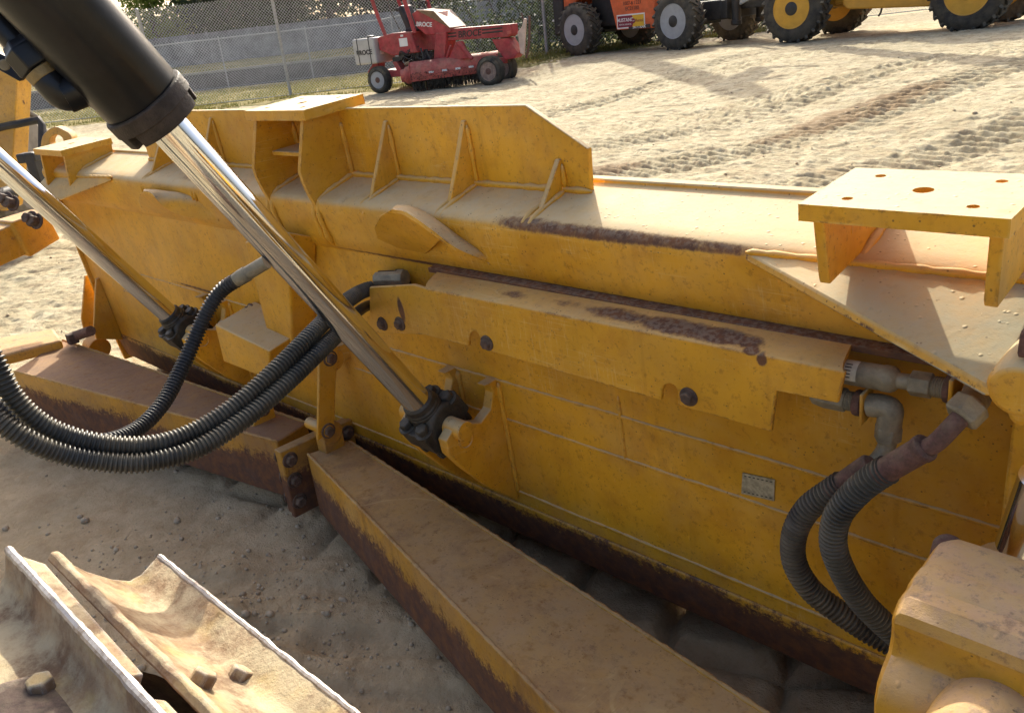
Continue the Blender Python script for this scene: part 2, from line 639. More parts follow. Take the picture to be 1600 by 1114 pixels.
def make_ground():
    axis0 = math.atan2(.642, -.669)
    dense = np.linspace(-math.radians(62), math.radians(62), 860)
    rest = np.linspace(math.radians(62), 2 * math.pi - math.radians(62), 50)[1:-1]
    th = np.concatenate([dense, rest]) + axis0
    rr = np.concatenate([[0.02, .2, .35], np.exp(np.linspace(math.log(.45), math.log(4), 300))[:-1], np.exp(np.linspace(math.log(4), math.log(18), 900))[:-1], np.exp(np.linspace(math.log(18), math.log(45), 120)), [52, 65, 90, 140, 240, 420, 800, 1500]])
    T, Rr = np.meshgrid(th, rr)
    X, Y = Rr * np.cos(T), Rr * np.sin(T)
    Z = ground_h(X, Y)
    co = np.stack([X, Y, Z], -1).reshape(-1, 3)
    n, m = len(rr), len(th)
    idx = np.arange(n * m).reshape(n, m)
    a = idx[:-1, :]
    b = idx[1:, :]
    q = np.stack([a, b, np.roll(b, -1, 1), np.roll(a, -1, 1)], -1).reshape(-1, 4)
    me = bpy.data.meshes.new('ground')
    me.vertices.add(len(co))
    me.vertices.foreach_set('co', co.ravel())
    me.loops.add(q.size)
    me.loops.foreach_set('vertex_index', q.ravel())
    me.polygons.add(len(q))
    me.polygons.foreach_set('loop_start', np.arange(0, q.size, 4))
    me.polygons.foreach_set('loop_total', np.full(len(q), 4))
    me.update(calc_edges=True)
    me.polygons.foreach_set('use_smooth', [True] * len(q))
    # orient upward
    if me.polygons[1000].normal.z < 0:
        me.flip_normals()
    t = NT('pale_sand')
    v = t.co()
    big = t.noise(v, .55, 4)
    mid = t.noise(v, 3.2, 6, .65)
    fine = t.noise(v, 38, 5, .75)
    grit = t.noise(v, 160, 3, .8)
    c = t.mix(t.step(mid, .32, .68), (.40, .335, .205), (.545, .48, .32))
    c = t.mix(t.mul(t.step(big, .52, .72), .35), c, (.36, .265, .16))
    c = t.mix(t.mul(t.step(fine, .5, .72), .40), c, (.25, .185, .115))
    c = t.mix(t.mul(t.step(grit, .55, .75), .35), c, (.58, .51, .38))
    # damp brown crust along one crawler track
    p = t.map(v, rot=(0, 0, -math.radians(72)))
    band = t.mx(t.blob(p, (7.4, 6.35, 0), (2.0, .5, 9)), t.blob(p, (4.0, 6.6, 0), (1.2, .45, 9)))
    c = t.mix(t.mul(t.step(t.add(t.mul(band, .6), t.mul(t.add(mid, -.5), 1.2)), .3, .55), .8), c, (.26, .17, .09))
    fleck = t.noise(v, 7.5, 9, .78, .3)
    c = t.mix(t.mul(t.step(fleck, .51, .58), .62), c, (.27, .205, .13))
    c = t.mix(t.mul(t.step(fleck, .46, .38), .35), c, (.56, .49, .35))
    soil = t.blob(v, (-1.7, .75, 0), (2.6, 1.15, 9))  # warmer, lighter sand near the blade, painted to offset the bluish shade
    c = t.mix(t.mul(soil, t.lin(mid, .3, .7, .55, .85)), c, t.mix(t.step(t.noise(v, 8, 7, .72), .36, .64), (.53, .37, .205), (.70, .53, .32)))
    lump = t.noise(v, 13, 7, .72)
    nr = t.bump(t.add(t.add(t.mul(fine, .55), t.mul(grit, .3)), t.mul(lump, .5)), .85, .022)
    t.fin(c, .95, 0, nr, .15)
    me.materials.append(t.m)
    o = bpy.data.objects.new('ground', me)
    COL.objects.link(o)
    tag(o, 'pale dusty sand of the machine yard with crawler track marks', 'ground', kind='structure')
    return o


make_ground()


def clods():
    """loose lumps of sand, one scatter nobody could count"""
    ico = bmesh.new()
    bmesh.ops.create_icosphere(ico, subdivisions=1, radius=1)
    bv = np.array([v.co[:] for v in ico.verts])
    bf = np.array([[v.index for v in f.verts] for f in ico.faces])
    ico.free()
    V, Fc, k = [], [], 0
    pts = []
    for i in range(900):
        pts.append((rng.uniform(-2.9, -.25), rng.uniform(.25, 1.75), rng.lognormal(-6.7, .45)))
    for i in range(1000):
        pts.append((rng.normal(-1.9, .4), rng.normal(.65, .22), rng.lognormal(-5.75, .5)))
    for i in range(900):
        r = math.exp(rng.uniform(math.log(2.5), math.log(16)))
        a = math.atan2(.642, -.669) + rng.uniform(-.8, .8)
        pts.append((r * math.cos(a), r * math.sin(a), rng.lognormal(-5.0, .45)))
    P = np.array(pts)
    Z = ground_h(P[:, 0], P[:, 1])
    for (x, y, s), z in zip(P, Z):
        s = min(s, .022)
        w = bv * (1 + .35 * (rng.random((len(bv), 1)) - .5)) * s * np.array([1, 1, .7])
        a = rng.uniform(0, 6.28)
        ca, sa = math.cos(a), math.sin(a)
        w = w @ np.array([[ca, sa, 0], [-sa, ca, 0], [0, 0, 1]]) * np.array([1 + .5 * rng.random(), 1, 1])
        V.append(w + np.array([x, y, z + .25 * s]))
        Fc.append(bf + k)
        k += len(bv)
    V = np.concatenate(V)
    Fc = np.concatenate(Fc)
    me = bpy.data.meshes.new('sand_clods')
    me.from_pydata(V.tolist(), [], Fc.tolist())
    me.polygons.foreach_set('use_smooth', [True] * len(me.polygons))
    me.materials.append(plain('clod_sand', (.46, .37, .25), .95, 0, .25, 30, .3))
    o = bpy.data.objects.new('sand_clods', me)
    COL.objects.link(o)
    tag(o, 'loose crumbs and lumps of sand scattered over the yard', 'clods', kind='stuff')


clods()
# ------------------------------------------------------------------ bulldozer
XC = -2.125                                   # middle of the machine
XL, XR = -4.03, -0.24                         # ends of the blade


def bw(x, y, z):
    return b2w((x, y, z))


def rustspot(px, py, y, r, amt):
    return (tuple(PB(px, py, 'y', y)), r, amt)


blade_paint = worn_paint('blade_paint', chips=.45, dust=.95, low=None, blobs=[
    (tuple(bw(-.98, 1.275, .913)), (.30, .05, .016), .46), (tuple(bw(-.78, 1.275, .913)), (.22, .04, .013), .42),
    (tuple(bw(-1.15, 1.275, .915)), (.14, .04, .02), .35),
    rustspot(550, 318, 1.30, (.035, .04, .025), .45), rustspot(335, 283, 1.315, (.3, .04, .02), .35),
    (tuple(bw(-1.2, 1.29, .778)), (.9, .016, .010), .62), (tuple(bw(-2.9, 1.29, .51)), (.35, .03, .008), .4)])
blade_low = worn_paint('scraped_blade_bottom', chips=.6, dust=.4, low=.235, grime=.5)
plate_paint = worn_paint('bracket_paint', chips=.45, dust=1.0, dustcol=(.47, .435, .28))
m_ledge = worn_paint('rusted_ledge_paint', chips=1.4, dust=.5, low=9.0, grime=.5)
cover_paint = worn_paint('hose_guard_paint', base=(.72, .36, .020), chips=.45, dust=.5, film=.08, blobs=[
    rustspot(800, 456, 1.222, (.07, .03, .013), .5), rustspot(880, 470, 1.22, (.11, .035, .012), .62), rustspot(960, 487, 1.218, (.10, .035, .014), .75), rustspot(1050, 506, 1.216, (.10, .035, .015), .85),
    rustspot(1120, 522, 1.213, (.08, .035, .013), .78), rustspot(1165, 532, 1.21, (.04, .03, .011), .7), rustspot(627, 485, 1.19, (.012, .02, .036), .8), rustspot(1190, 562, 1.19, (.010, .02, .012), .75), rustspot(1172, 548, 1.192, (.016, .02, .009), .75)])
arm_paint = worn_paint('push_arm_paint', chips=.7, dust=.62, low=.20, dustcol=(.43, .32, .20), film=.35, grime=.7, mott=.55, base=(.56, .29, .026))
arm_paint_left = worn_paint('rust_topped_arm_paint', chips=.8, dust=.85, low=.20, dustcol=(.27, .185, .14), film=.3, grime=.7, mott=.5, base=(.54, .27, .026))
cast_paint = worn_paint('cast_housing_paint', base=(.62, .32, .024), chips=1.3, dust=.6, cast=.6, dustcol=(.56, .42, .28), blobs=[
    rustspot(1505, 1062, .775, (.06, .05, .028), .85), rustspot(1470, 1010, .79, (.07, .05, .010), .6), rustspot(1450, 985, .80, (.02, .05, .02), .5), rustspot(1570, 1040, .775, (.05, .05, .012), .7)])  # first spot: rust, darkened further for the shade above the boss
steel_shoe = None


def shoe_mat():
    t = NT('rusty_track_steel')
    v = t.co()
    m1 = t.noise(v, 9, 7, .7)
    m2 = t.noise(v, 46, 6, .75)
    nz = t.xyz(t.geo(), 2)
    c = t.mix(t.step(m1, .35, .65), (.15, .085, .045), (.31, .195, .105))
    c = t.mix(t.mul(t.step(m2, .55, .75), .5), c, (.12, .075, .05))
    k = t.mul(t.step(nz, .1, .85), t.step(t.noise(v, 14, 7, .72), .36, .62))
    c = t.mix(t.mul(k, .68), c, (.60, .51, .32))
    k2 = t.mul(t.step(t.noise(v, 6, 5), .50, .66), t.step(nz, .2, .7))
    c = t.mix(t.mul(k2, .6), c, (.60, .44, .16))
    bv = t.n('Bevel', {'Radius': .008}, samples=4)
    d = t.n('VectorMath', {0: bv, 1: t.geo()}, out='Value', operation='DOT_PRODUCT')
    e = t.mul(t.step(d, .98, .9), t.step(m2, .35, .6))
    c = t.mix(t.mul(e, .75), c, (.55, .53, .50))
    h = t.add(m2, t.mul(t.noise(v, 150, 3, .8), .5))
    return t.fin(c, .8, 0, t.bump(h, .6, .004), .3)


steel_shoe = shoe_mat()


def polished():
    t = NT('worn_polished_edge')
    v = t.co()
    m2 = t.noise(v, 50, 6, .75)
    c = t.mix(t.step(m2, .4, .66), (.52, .48, .43), (.26, .20, .15))
    return t.fin(c, .45, .35, t.bump(m2, .5, .002), .5)


worn_edge = polished()


def chrome():
    t = NT('hard_chrome')
    v = t.co()
    st = t.noise(t.map(v, sc=(70, 6, 6)), 1, 4, .6)
    c = t.mix(st, (.68, .69, .70), (.84, .85, .87))
    r = t.lin(t.noise(v, 14, 5, .7), .3, .8, .05, .17)
    return t.fin(c, r, 1.0, t.bump(t.noise(v, 6, 2), .04, .01))


m_chrome = chrome()
m_black = plain('satin_black_paint', (.008, .009, .0115), .30, 0, .4, 9, .10, dust=.0, spec=.32)
m_blackgrime = plain('greasy_black_paint', (.020, .019, .018), .45, 0, .5, 30, .5, dust=.12)
m_gland = plain('rusty_gland_steel', (.030, .022, .019), .65, 0, .5, 40, .6, dust=.07)
m_hose = plain('ribbed_hose_rubber', (.030, .032, .031), .46, 0, .5, 12, .25, dust=.24)
m_hosebrown = plain('dusty_hose_rubber', (.050, .042, .036), .55, 0, .4, 14, .25, dust=.3)
m_smooth = plain('smooth_hose_rubber', (.022, .024, .028), .5, 0, .3, 20, .15, dust=.1)
m_fit = plain('dull_zinc_fitting', (.24, .215, .155), .55, .25, .3, 30, .4, dust=.45)
m_rtube = plain('rusted_hose_tube', (.125, .060, .048), .8, 0, .4, 60, .6, dust=.2)
m_bolt = plain('rusty_bolt_steel', (.085, .052, .042), .75, 0, .45, 60, .5, dust=.2)
m_weld = worn_paint('weld_paint', chips=.7, dust=.6, edge=False, drips=False, dustcol=(.6, .5, .3))
m_label = plain('faded_paper_label', (.62, .58, .45), .7, 0, .15, 40, .1)
m_ink = plain('dark_label_ink', (.09, .08, .06), .8, 0, .1, 30, 0)
m_tin = plain('stamped_tin_plate', (.42, .38, .26), .5, .3, .3, 90, .5)
m_hole = plain('dark_bolt_hole', (.02, .014, .01), .9, 0, .2, 30, 0)

dozer = thing('bulldozer', 'yellow bulldozer in the foreground with a wide worn blade and chrome cylinder rods', 'bulldozer')

# --- the moldboard: one solid section swept along the blade
prof = [(1.30, .13), (1.30, .772), (1.285, .788), (1.277, .82), (1.269, .86), (1.2635, .893), (1.264, .907), (1.270, .917), (1.282, .924), (1.31, .931),
        (1.36, .941), (1.40, .949), (1.437, .956), (1.440, .965), (1.458, .968), (1.462, .955),
        (1.455, .86), (1.43, .72), (1.412, .55), (1.415, .38), (1.44, .2), (1.47, .13)]
blade = MB().prism([bw(XL, y, z) for y, z in prof], Vector((XR - XL, 0, 0))).build('blade', blade_paint, dozer, .003, 2, 50)
plow = [(1.299, .1295), (1.296, .127), (1.296, .112), (1.302, .106), (1.310, .05), (1.318, .0), (1.45, -.02), (1.47, -.14), (1.55, -.14), (1.475, .1295)]
MB().prism([bw(XL, y, z) for y, z in plow], Vector((XR - XL, 0, 0))).build('cutting_edge', blade_low, blade, .003)


def bead(name, pts, r=.006, par=None, mat=None, step=.012):
    P, s = resample(pts, step)
    k = .75 + .5 * np.abs(np.sin(s * 190 + rng.random() * 6)) * rng.uniform(.6, 1.2, len(s))
    k[0] = k[-1] = .3
    return MB().tube(P, list(r * k), 8).build(name, mat or m_weld, par or blade, 0, 1, 80)


for z, x0, x1 in ((.778, XL + .02, XR), (Pb(600, 542, 'y', 1.3)[2], -3.55, XR), (.386, -2.0, XR), (.168, -3.3, XR), (.386, -3.7, -2.6)):
    bead('weld_bead', [bw(x0 + (x1 - x0) * i / 40, 1.299 + .002 * random.random(), z + .002 * random.random()) for i in range(41)], .0042, None, blade_paint)
bead('weld_bead', [bw(-1.0, 1.299, .386), bw(-1.0, 1.299, .545)], .004)

# end plates of the blade
epl = [(1.30, -.02), (1.285, .3), (1.283, .83), (1.31, .90), (1.45, .97), (1.50, .90), (1.475, .6), (1.49, .3), (1.54, -.05)]
for x in (XL - .016, XR):
    MB().prism([bw(x, y, z) for y, z in epl], (.016, 0, 0)).build('end_plate', blade_paint, blade, .003)

# --- the raised guard on top with its gussets
xgr = float(Pb(918, 233, 'y', 1.40)[0])
xgt = float(Pb(820, 165, 'y', 1.40)[0])
zgt = float(Pb(820, 165, 'y', 1.40)[2])
zgr = float(Pb(918, 233, 'y', 1.40)[2])
gl, gtl = 2 * XC - xgr - .04, 2 * XC - xgt - .04
guard = MB().prism([bw(gl, 1.40, .93), bw(xgr - .008, 1.40, .93), bw(xgr, 1.40, zgr), bw(xgt, 1.40, zgt), bw(gtl, 1.40, zgt), bw(gl, 1.40, zgr)],
                   bw(0, .014, 0)).build('spill_guard', blade_paint, blade, .002)
bead('weld_bead', [bw(xgr - i * (xgr - gl) / 40, 1.397, .951) for i in range(41)], .008)


def rib(x, ztop, yf=1.262, zf=.845, t=.013, sag=.004):
    pts = [(1.402, ztop), (1.394, ztop), ((1.394 + yf) / 2 + .002, .5 * ztop + .5 * zf + sag), (yf, zf + .006), (yf + .006, zf - .003), (max(yf + .02, 1.29), min(.89, zf)), (1.33, .91), (1.402, .94)]
    o = MB().prism([bw(x - t / 2, y, z) for y, z in pts], (t, 0, 0)).build('gusset', blade_paint, blade, .002)
    for sx in (-1, 1):
        xx = x + sx * (t / 2 + .003)
        bead('weld_bead', [bw(xx, 1.396, .95), bw(xx, 1.396, ztop - .01)], .006)
        bead('weld_bead', [bw(xx, 1.396, .95), bw(xx, 1.35, .94), bw(xx, 1.30, .928), bw(xx, 1.276, .915), bw(xx, 1.264, .892), bw(xx, yf + .001, zf + .01)], .006)


for (tx, ty), (fx, fy) in (((603, 187), (586, 322)), ((725, 186), (703, 345)), ((873, 246), (843, 360))):
    q = Pb(tx, ty, 'y', 1.40)
    fo = Pb(fx, fy, 'x', q[0])
    rib(float(q[0]), float(q[2]) - .003, max(1.258, min(1.29, float(fo[1]))), float(fo[2]))
for (tx, ty) in ((330, 184), (255, 205)):
    q = Pb(tx, ty, 'y', 1.40)
    rib(float(q[0]), float(q[2]), zf=.86)


# --- flat mounting plates on boxes (three)
def side_plate(parent, x, t, yp0, yp1, zp, foot_y, foot_z):
    pts = [(yp0 + .012, zp), (foot_y - .004, foot_z + .01), (foot_y, foot_z), (1.285, foot_z + .01), (1.275, .87), (1.29, .915), (1.36, .938), (1.43, .95), (yp1, zp)]
    o = MB().prism([bw(x - t / 2, y, z) for y, z in pts], (t, 0, 0)).build('side_web', blade_paint, parent, .002)
    for sx in (-1, 1):
        xx = x + sx * (t / 2 + .004)
        bead('weld_bead', [bw(xx, 1.43, .957), bw(xx, 1.38, .947), bw(xx, 1.32, .934), bw(xx, 1.278, .917)], .007, parent)


ZP = 1.04
ZPL = 1.015
plL = Pb(1247, 319, 'z', ZP)
plR = Pb(1577, 346, 'z', ZP)
yn, yf_ = float(plL[1]), float(Pb(1335, 262, 'z', ZP)[1])
for mirror in (False, True):
    x0, x1 = float(plL[0]), float(plR[0])
    ZP = 1.04
    if mirror:
        ZP = ZPL
        a = Pb(51, 233, 'z', ZP)
        b = Pb(90, 237, 'z', ZP)
        x0, x1 = float(a[0]), float(b[0])
        yn, yf_ = float(a[1]), float(Pb(127, 214, 'z', ZP)[1])
    cx, cy = (x0 + x1) / 2, (yn + yf_) / 2
    dx, dy = (x1 - x0) * .30, (yf_ - yn) * .30
    mp = holed_plate(x0, x1, yn, yf_, ZP - .024, ZP, [(cx + sx * dx, cy + sy * dy, .0075) for sx in (-1, 1) for sy in (-1, 1)] + [(cx, cy, .0135)], bw)\
        .build('mounting_plate', plate_paint, blade, 0, 2, 20)
    # shelf that slopes off the roll towards the viewer, outside edge to a point
    if not mirror:
        tip = Pb(1165, 394, 'y', 1.264)
        far = Pb(1540, 602, 'y', 1.09)
        s2, s3 = np.array([XR - .002, 1.085, far[2] + .004]), np.array([XR - .002, 1.275, tip[2] + .002])
        shelf = MB().prism([bw(*tip), bw(far[0], far[1], far[2]), bw(*s2), bw(*s3)], Vector((0, -.004, -.013))).build('sloping_shelf', plate_paint, blade, .003)
        bead('weld_bead', [bw(*(tip * (1 - k / 20) + (s3 + np.array([0, -.004, .002])) * k / 20)) for k in range(21)], .0065, shelf)
        xa = float(Pb(1277, 360, 'y', yn + .01)[0])
        xb = float(Pb(1556, 375, 'y', yn + .01)[0])
        fa = Pb(1289, 443, 'x', xa)
        fb = Pb(1548, 480, 'x', xb)
        side_plate(mp, xa, .016, yn, yf_, ZP - .02, float(fa[1]), float(fa[2]))
        side_plate(mp, xb, .016, yn, yf_, ZP - .02, float(fb[1]), float(fb[2]))
    else:
        tip = Pb(174, 277, 'y', 1.264)
        far = Pb(95, 308, 'y', 1.2)
        s2, s3 = np.array([XL + .002, 1.19, far[2]]), np.array([XL + .002, 1.275, .885])
        shelf = MB().prism([bw(*tip), bw(*far), bw(*s2), bw(*s3)][::-1], Vector((0, -.004, -.013))).build('sloping_shelf', plate_paint, blade, .003)
        bead('weld_bead', [bw(*(tip * (1 - k / 12) + (s3 + np.array([0, -.004, .002])) * k / 12)) for k in range(13)], .0065, shelf)
        xa = x0 + .035
        xb = x1 - .02
        side_plate(mp, xa, .016, yn, yf_, ZP - .02, 1.23, .86)
        side_plate(mp, xb, .016, yn, yf_, ZP - .02, 1.23, .86)

# the box in the middle carries the third plate
ZC = 1.148
a, b, c4 = Pb(381, 174, 'z', ZC), Pb(465, 175, 'z', ZC), Pb(565, 147, 'z', ZC)
x0, x1, y0, y1 = float(a[0]), float(b[0]), float(a[1]), float(c4[1])
cx, cy = (x0 + x1) / 2, (y0 + y1) / 2
mp = holed_plate(x0, x1, y0, y1, ZC - .026, ZC, [(cx + sx * (x1 - x0) * .3, cy + sy * (y1 - y0) * .3, .008) for sx in (-1, 1) for sy in (-1, 1)] + [(cx, cy, .0135)], bw)\
    .build('mounting_plate', plate_paint, blade, 0, 2, 20)
xw = float(Pb(548, 266, 'y', 1.40)[0])
xw0 = x0 + .02
top_y = y0 + .015
for x, fx in ((xw, True), (xw0, False)):
    WEBFRONT = [(float(q_[1]), float(q_[2])) for q_ in (Pb(px_, py_, 'x', xw) for px_, py_ in ((467, 268), (472, 285), (482, 306), (500, 336), (517, 366)))]
    pts = [(top_y, ZC - .026)] + WEBFRONT + [(1.296, .785), (1.296, .80), (1.29, .85), (1.29, .90), (1.33, .92),
           (1.402, .94), (1.402, ZC - .03), (1.402, ZC - .026)]
    MB().prism([bw(x - .007, y, z) for y, z in pts], (.014, 0, 0)).build('box_web', blade_paint, mp, .002)
    for sx in (-1, 1):
        xx = x + sx * .011
        bead('weld_bead', [bw(xx, 1.396, 1.09), bw(xx, 1.396, .952), bw(xx, 1.35, .94), bw(xx, 1.30, .928), bw(xx, 1.272, .912), bw(xx, 1.263, .88), bw(xx, 1.272, .82), bw(xx, 1.29, .785)], .008, mp)
zsh = float(Pb(436, 244, 'y', top_y + .01)[2])
MB().prism([bw(xw0 + .02, top_y + .012, zsh), bw(xw - .007, top_y + .012, zsh), bw(xw - .007, 1.40, zsh), bw(xw0 + .02, 1.40, zsh)], bw(0, 0, .012))\
    .build('box_shelf', plate_paint, mp, .002)


# --- two curled hose hoods welded on the roll
hood_paint = worn_paint('hose_hood_paint', chips=1.1, dust=.9, dustcol=(.47, .385, .25))


def hood2(rim, back, front, par, ydep):
    rimP = curve([PB(x, y, 'y', d) for (x, y), d in zip(rim, ydep)], 8)
    backP = curve([PB(x, y, 'y', d2) for (x, y), d2 in zip(back, np.linspace(1.262, 1.285, len(back)))], 8)
    m = min(len(rimP), len(backP))
    rows = []
    for k in range(6):
        s = k / 5
        rows.append([Vector(r) * (1 - s) + Vector(u) * s + Vector((0, -.25, .6)) * (.012 * math.sin(math.pi * s)) for r, u in zip(rimP[:m], backP[:m])])
    o = MB().plate(rows, -.008).build('hose_hood', hood_paint, par, .0015)
    # the open left cheek
    cheek = [PB(x, y, 'y', d) for (x, y, d) in front]
    MB().prism(cheek, Vector((.0, .008, .0))).build('hood_cheek', blade_paint, o, .0015)
    return o


hood2([(612, 328), (634, 332), (672, 357), (710, 386), (745, 402), (768, 413)],
      [(630, 322), (652, 325), (690, 347), (722, 370), (752, 392), (769, 411)],
      [(612, 327, 1.19), (594, 337, 1.2), (584, 357, 1.22), (589, 373, 1.25), (622, 388, 1.28), (661, 401, 1.29), (689, 373, 1.225), (672, 357, 1.2), (634, 331, 1.19)],
      blade, [1.19, 1.19, 1.2, 1.225, 1.255, 1.285])
hood2([(224, 299), (236, 302), (252, 320), (272, 333), (305, 341), (344, 345)],
      [(232, 298), (262, 299), (292, 302), (315, 312), (332, 328), (345, 344)],
      [(224, 299, 1.19), (218, 304, 1.2), (216, 315, 1.22), (222, 327, 1.26), (240, 334, 1.285), (272, 333, 1.225), (252, 320, 1.2), (236, 302, 1.19)],
      blade, [1.19, 1.19, 1.2, 1.22, 1.25, 1.285])

# --- the hose guard bolted along the blade
YC = 1.19
face_px = [(577, 449), (646, 445), (668, 452), (1320, 582), (1309, 630), (1213, 611), (1205, 675)]
bot_px = [(1059, 633), (1059, 612), (1055, 603), (1047, 599), (1038, 602), (1034, 610), (1033, 626), (752, 545), (751, 530), (747, 520), (741, 517), (735, 521), (732, 530), (732, 541), (662, 523), (640, 522), (578, 519)]
fp = [PB(x, y, 'y', YC) for x, y in face_px + bot_px]
hg = MB().prism(fp, bw(0, .009, 0))
ztl, ztr = float(Pb(668, 452, 'y', YC)[2]), float(Pb(1320, 582, 'y', YC)[2])
xtl, xtr = float(Pb(668, 452, 'y', YC)[0]), float(Pb(1320, 582, 'y', YC)[0])
backL, backR = Pb(690, 419, 'y', 1.285), Pb(1336, 529, 'y', 1.285)
hose_guard = hg.build('hose_guard', cover_paint, blade, .002)
rows = []
for k in range(9):
    s = k / 8
    row = []
    for i in range(31):
        q = i / 30
        zt = ztl + (ztr - ztl) * q
        xx = xtl + (xtr - xtl) * q
        xb = backL[0] + (backR[0] - backL[0]) * q
        zb = backL[2] + (backR[2] - backL[2]) * q
        ang = s * math.pi / 2
        y = YC + (1.285 - YC) * (1 - math.cos(ang)) ** 1.0
        z = zt + (zb - zt) * math.sin(ang)
        row.append(bw(xx + (xb - xx) * s, y, z))
    rows.append(row)
MB().plate(rows, -.009).build('guard_bend', cover_paint, hose_guard, .0015, 2, 50)
for px, py in ((598, 506), (625, 506), (761, 536), (1076, 620)):
    MB().bolt(PB(px, py, 'y', YC - .001), bw(0, -1, 0), .0125, .012).build('bolt', m_bolt, hose_guard, .0015)
for px, py in ((598, 500), (761, 520), (1076, 604), (1180, 600)):
    p = Pb(px, py, 'y', YC + .01)
    MB().cyl(bw(p[0], YC + .01, p[2]), bw(p[0], 1.299, p[2]), .016, 16).build('spacer', blade_paint, hose_guard)

MB().prism([bw(x_, y_, z_) for x_, y_, z_ in ((-1.50, 1.262, .772), (XR - .02, 1.262, .772), (XR - .02, 1.298, .772), (-1.50, 1.298, .772))], bw(0, 0, .012)).build('rusty_ledge', m_ledge, blade, .002)

# --- serial plate
sp = [PB(x, y, 'y', 1.2985) for x, y in ((1161, 738), (1211, 749), (1210, 782), (1159, 770))]
serial = MB().prism(sp, bw(0, -.002, 0)).build('serial_plate', m_tin, blade)
for k in range(7):
    q = .1 + .8 * k / 6
    for row, a, b in ((.12, 0, 1), (.88, 3, 2)):
        pa = Vector(sp[0]) * (1 - row) + Vector(sp[3]) * row
        pb_ = Vector(sp[1]) * (1 - row) + Vector(sp[2]) * row
        c = pa * (1 - q) + pb_ * q + bw(0, -.0022, 0)
        ux = (Vector(sp[1]) - Vector(sp[0])).normalized()
        MB().obox(c, ux * .0022, bw(0, .0004, 0), bw(0, 0, .0011)).build('stamped_mark', m_ink, serial)


# --- brackets (ears) for the lift cylinders, with pins
def ear(x, right):
    t = .03
    pix = [(757, 603), (766, 602), (771, 612), (767, 640), (752, 660), (722, 662), (707, 672), (697, 690), (703, 712), (725, 732), (765, 762), (806, 781)]
    x_r = float(Pb(795, 690, 'y', 1.30)[0])
    P2 = [Pb(px, py, 'x', x_r) for px, py in pix]
    pts = [(float(p[1]), float(p[2])) for p in P2]
    pts = [(min(y, 1.299), z) for y, z in pts]
    pts.append((1.299, pts[-1][1]))
    pts.append((1.299, pts[0][1]))
    o = MB().prism([bw(x - t, y, z) for y, z in pts], (t, 0, 0)).build('lift_bracket', blade_paint, blade, .004, 3)
    pin = Pb(727, 686, 'x', x_r)
    MB().lathe(bw(x, pin[1], pin[2]), (1, 0, 0), [(-t - .012, .024), (.004, .024), (.0045, .021), (.002, .019)], 24).build('pin', blade_paint, o)
    for sx in (0.004, -t - .004):
        zz = [p[1] for p in pts]
        bead('weld_bead', [bw(x + sx, 1.297, max(zz) - .01), bw(x + sx, 1.297, min(zz) + .02)], .007, o)
    return o, pin


xe = float(Pb(795, 690, 'y', 1.30)[0])
EYE = Vector((-1.46, 1.12, .52))
EYE_L = Vector((-2.79, 1.12, .52))
DIR = Vector((0, -.49, .80)).normalized()
for ex_, side in ((EYE, 0), (EYE_L, 1)):
    for sx in (-1, 1):
        ear(ex_.x + (xe - EYE.x) * sx + (0 if sx > 0 else .03), sx > 0)


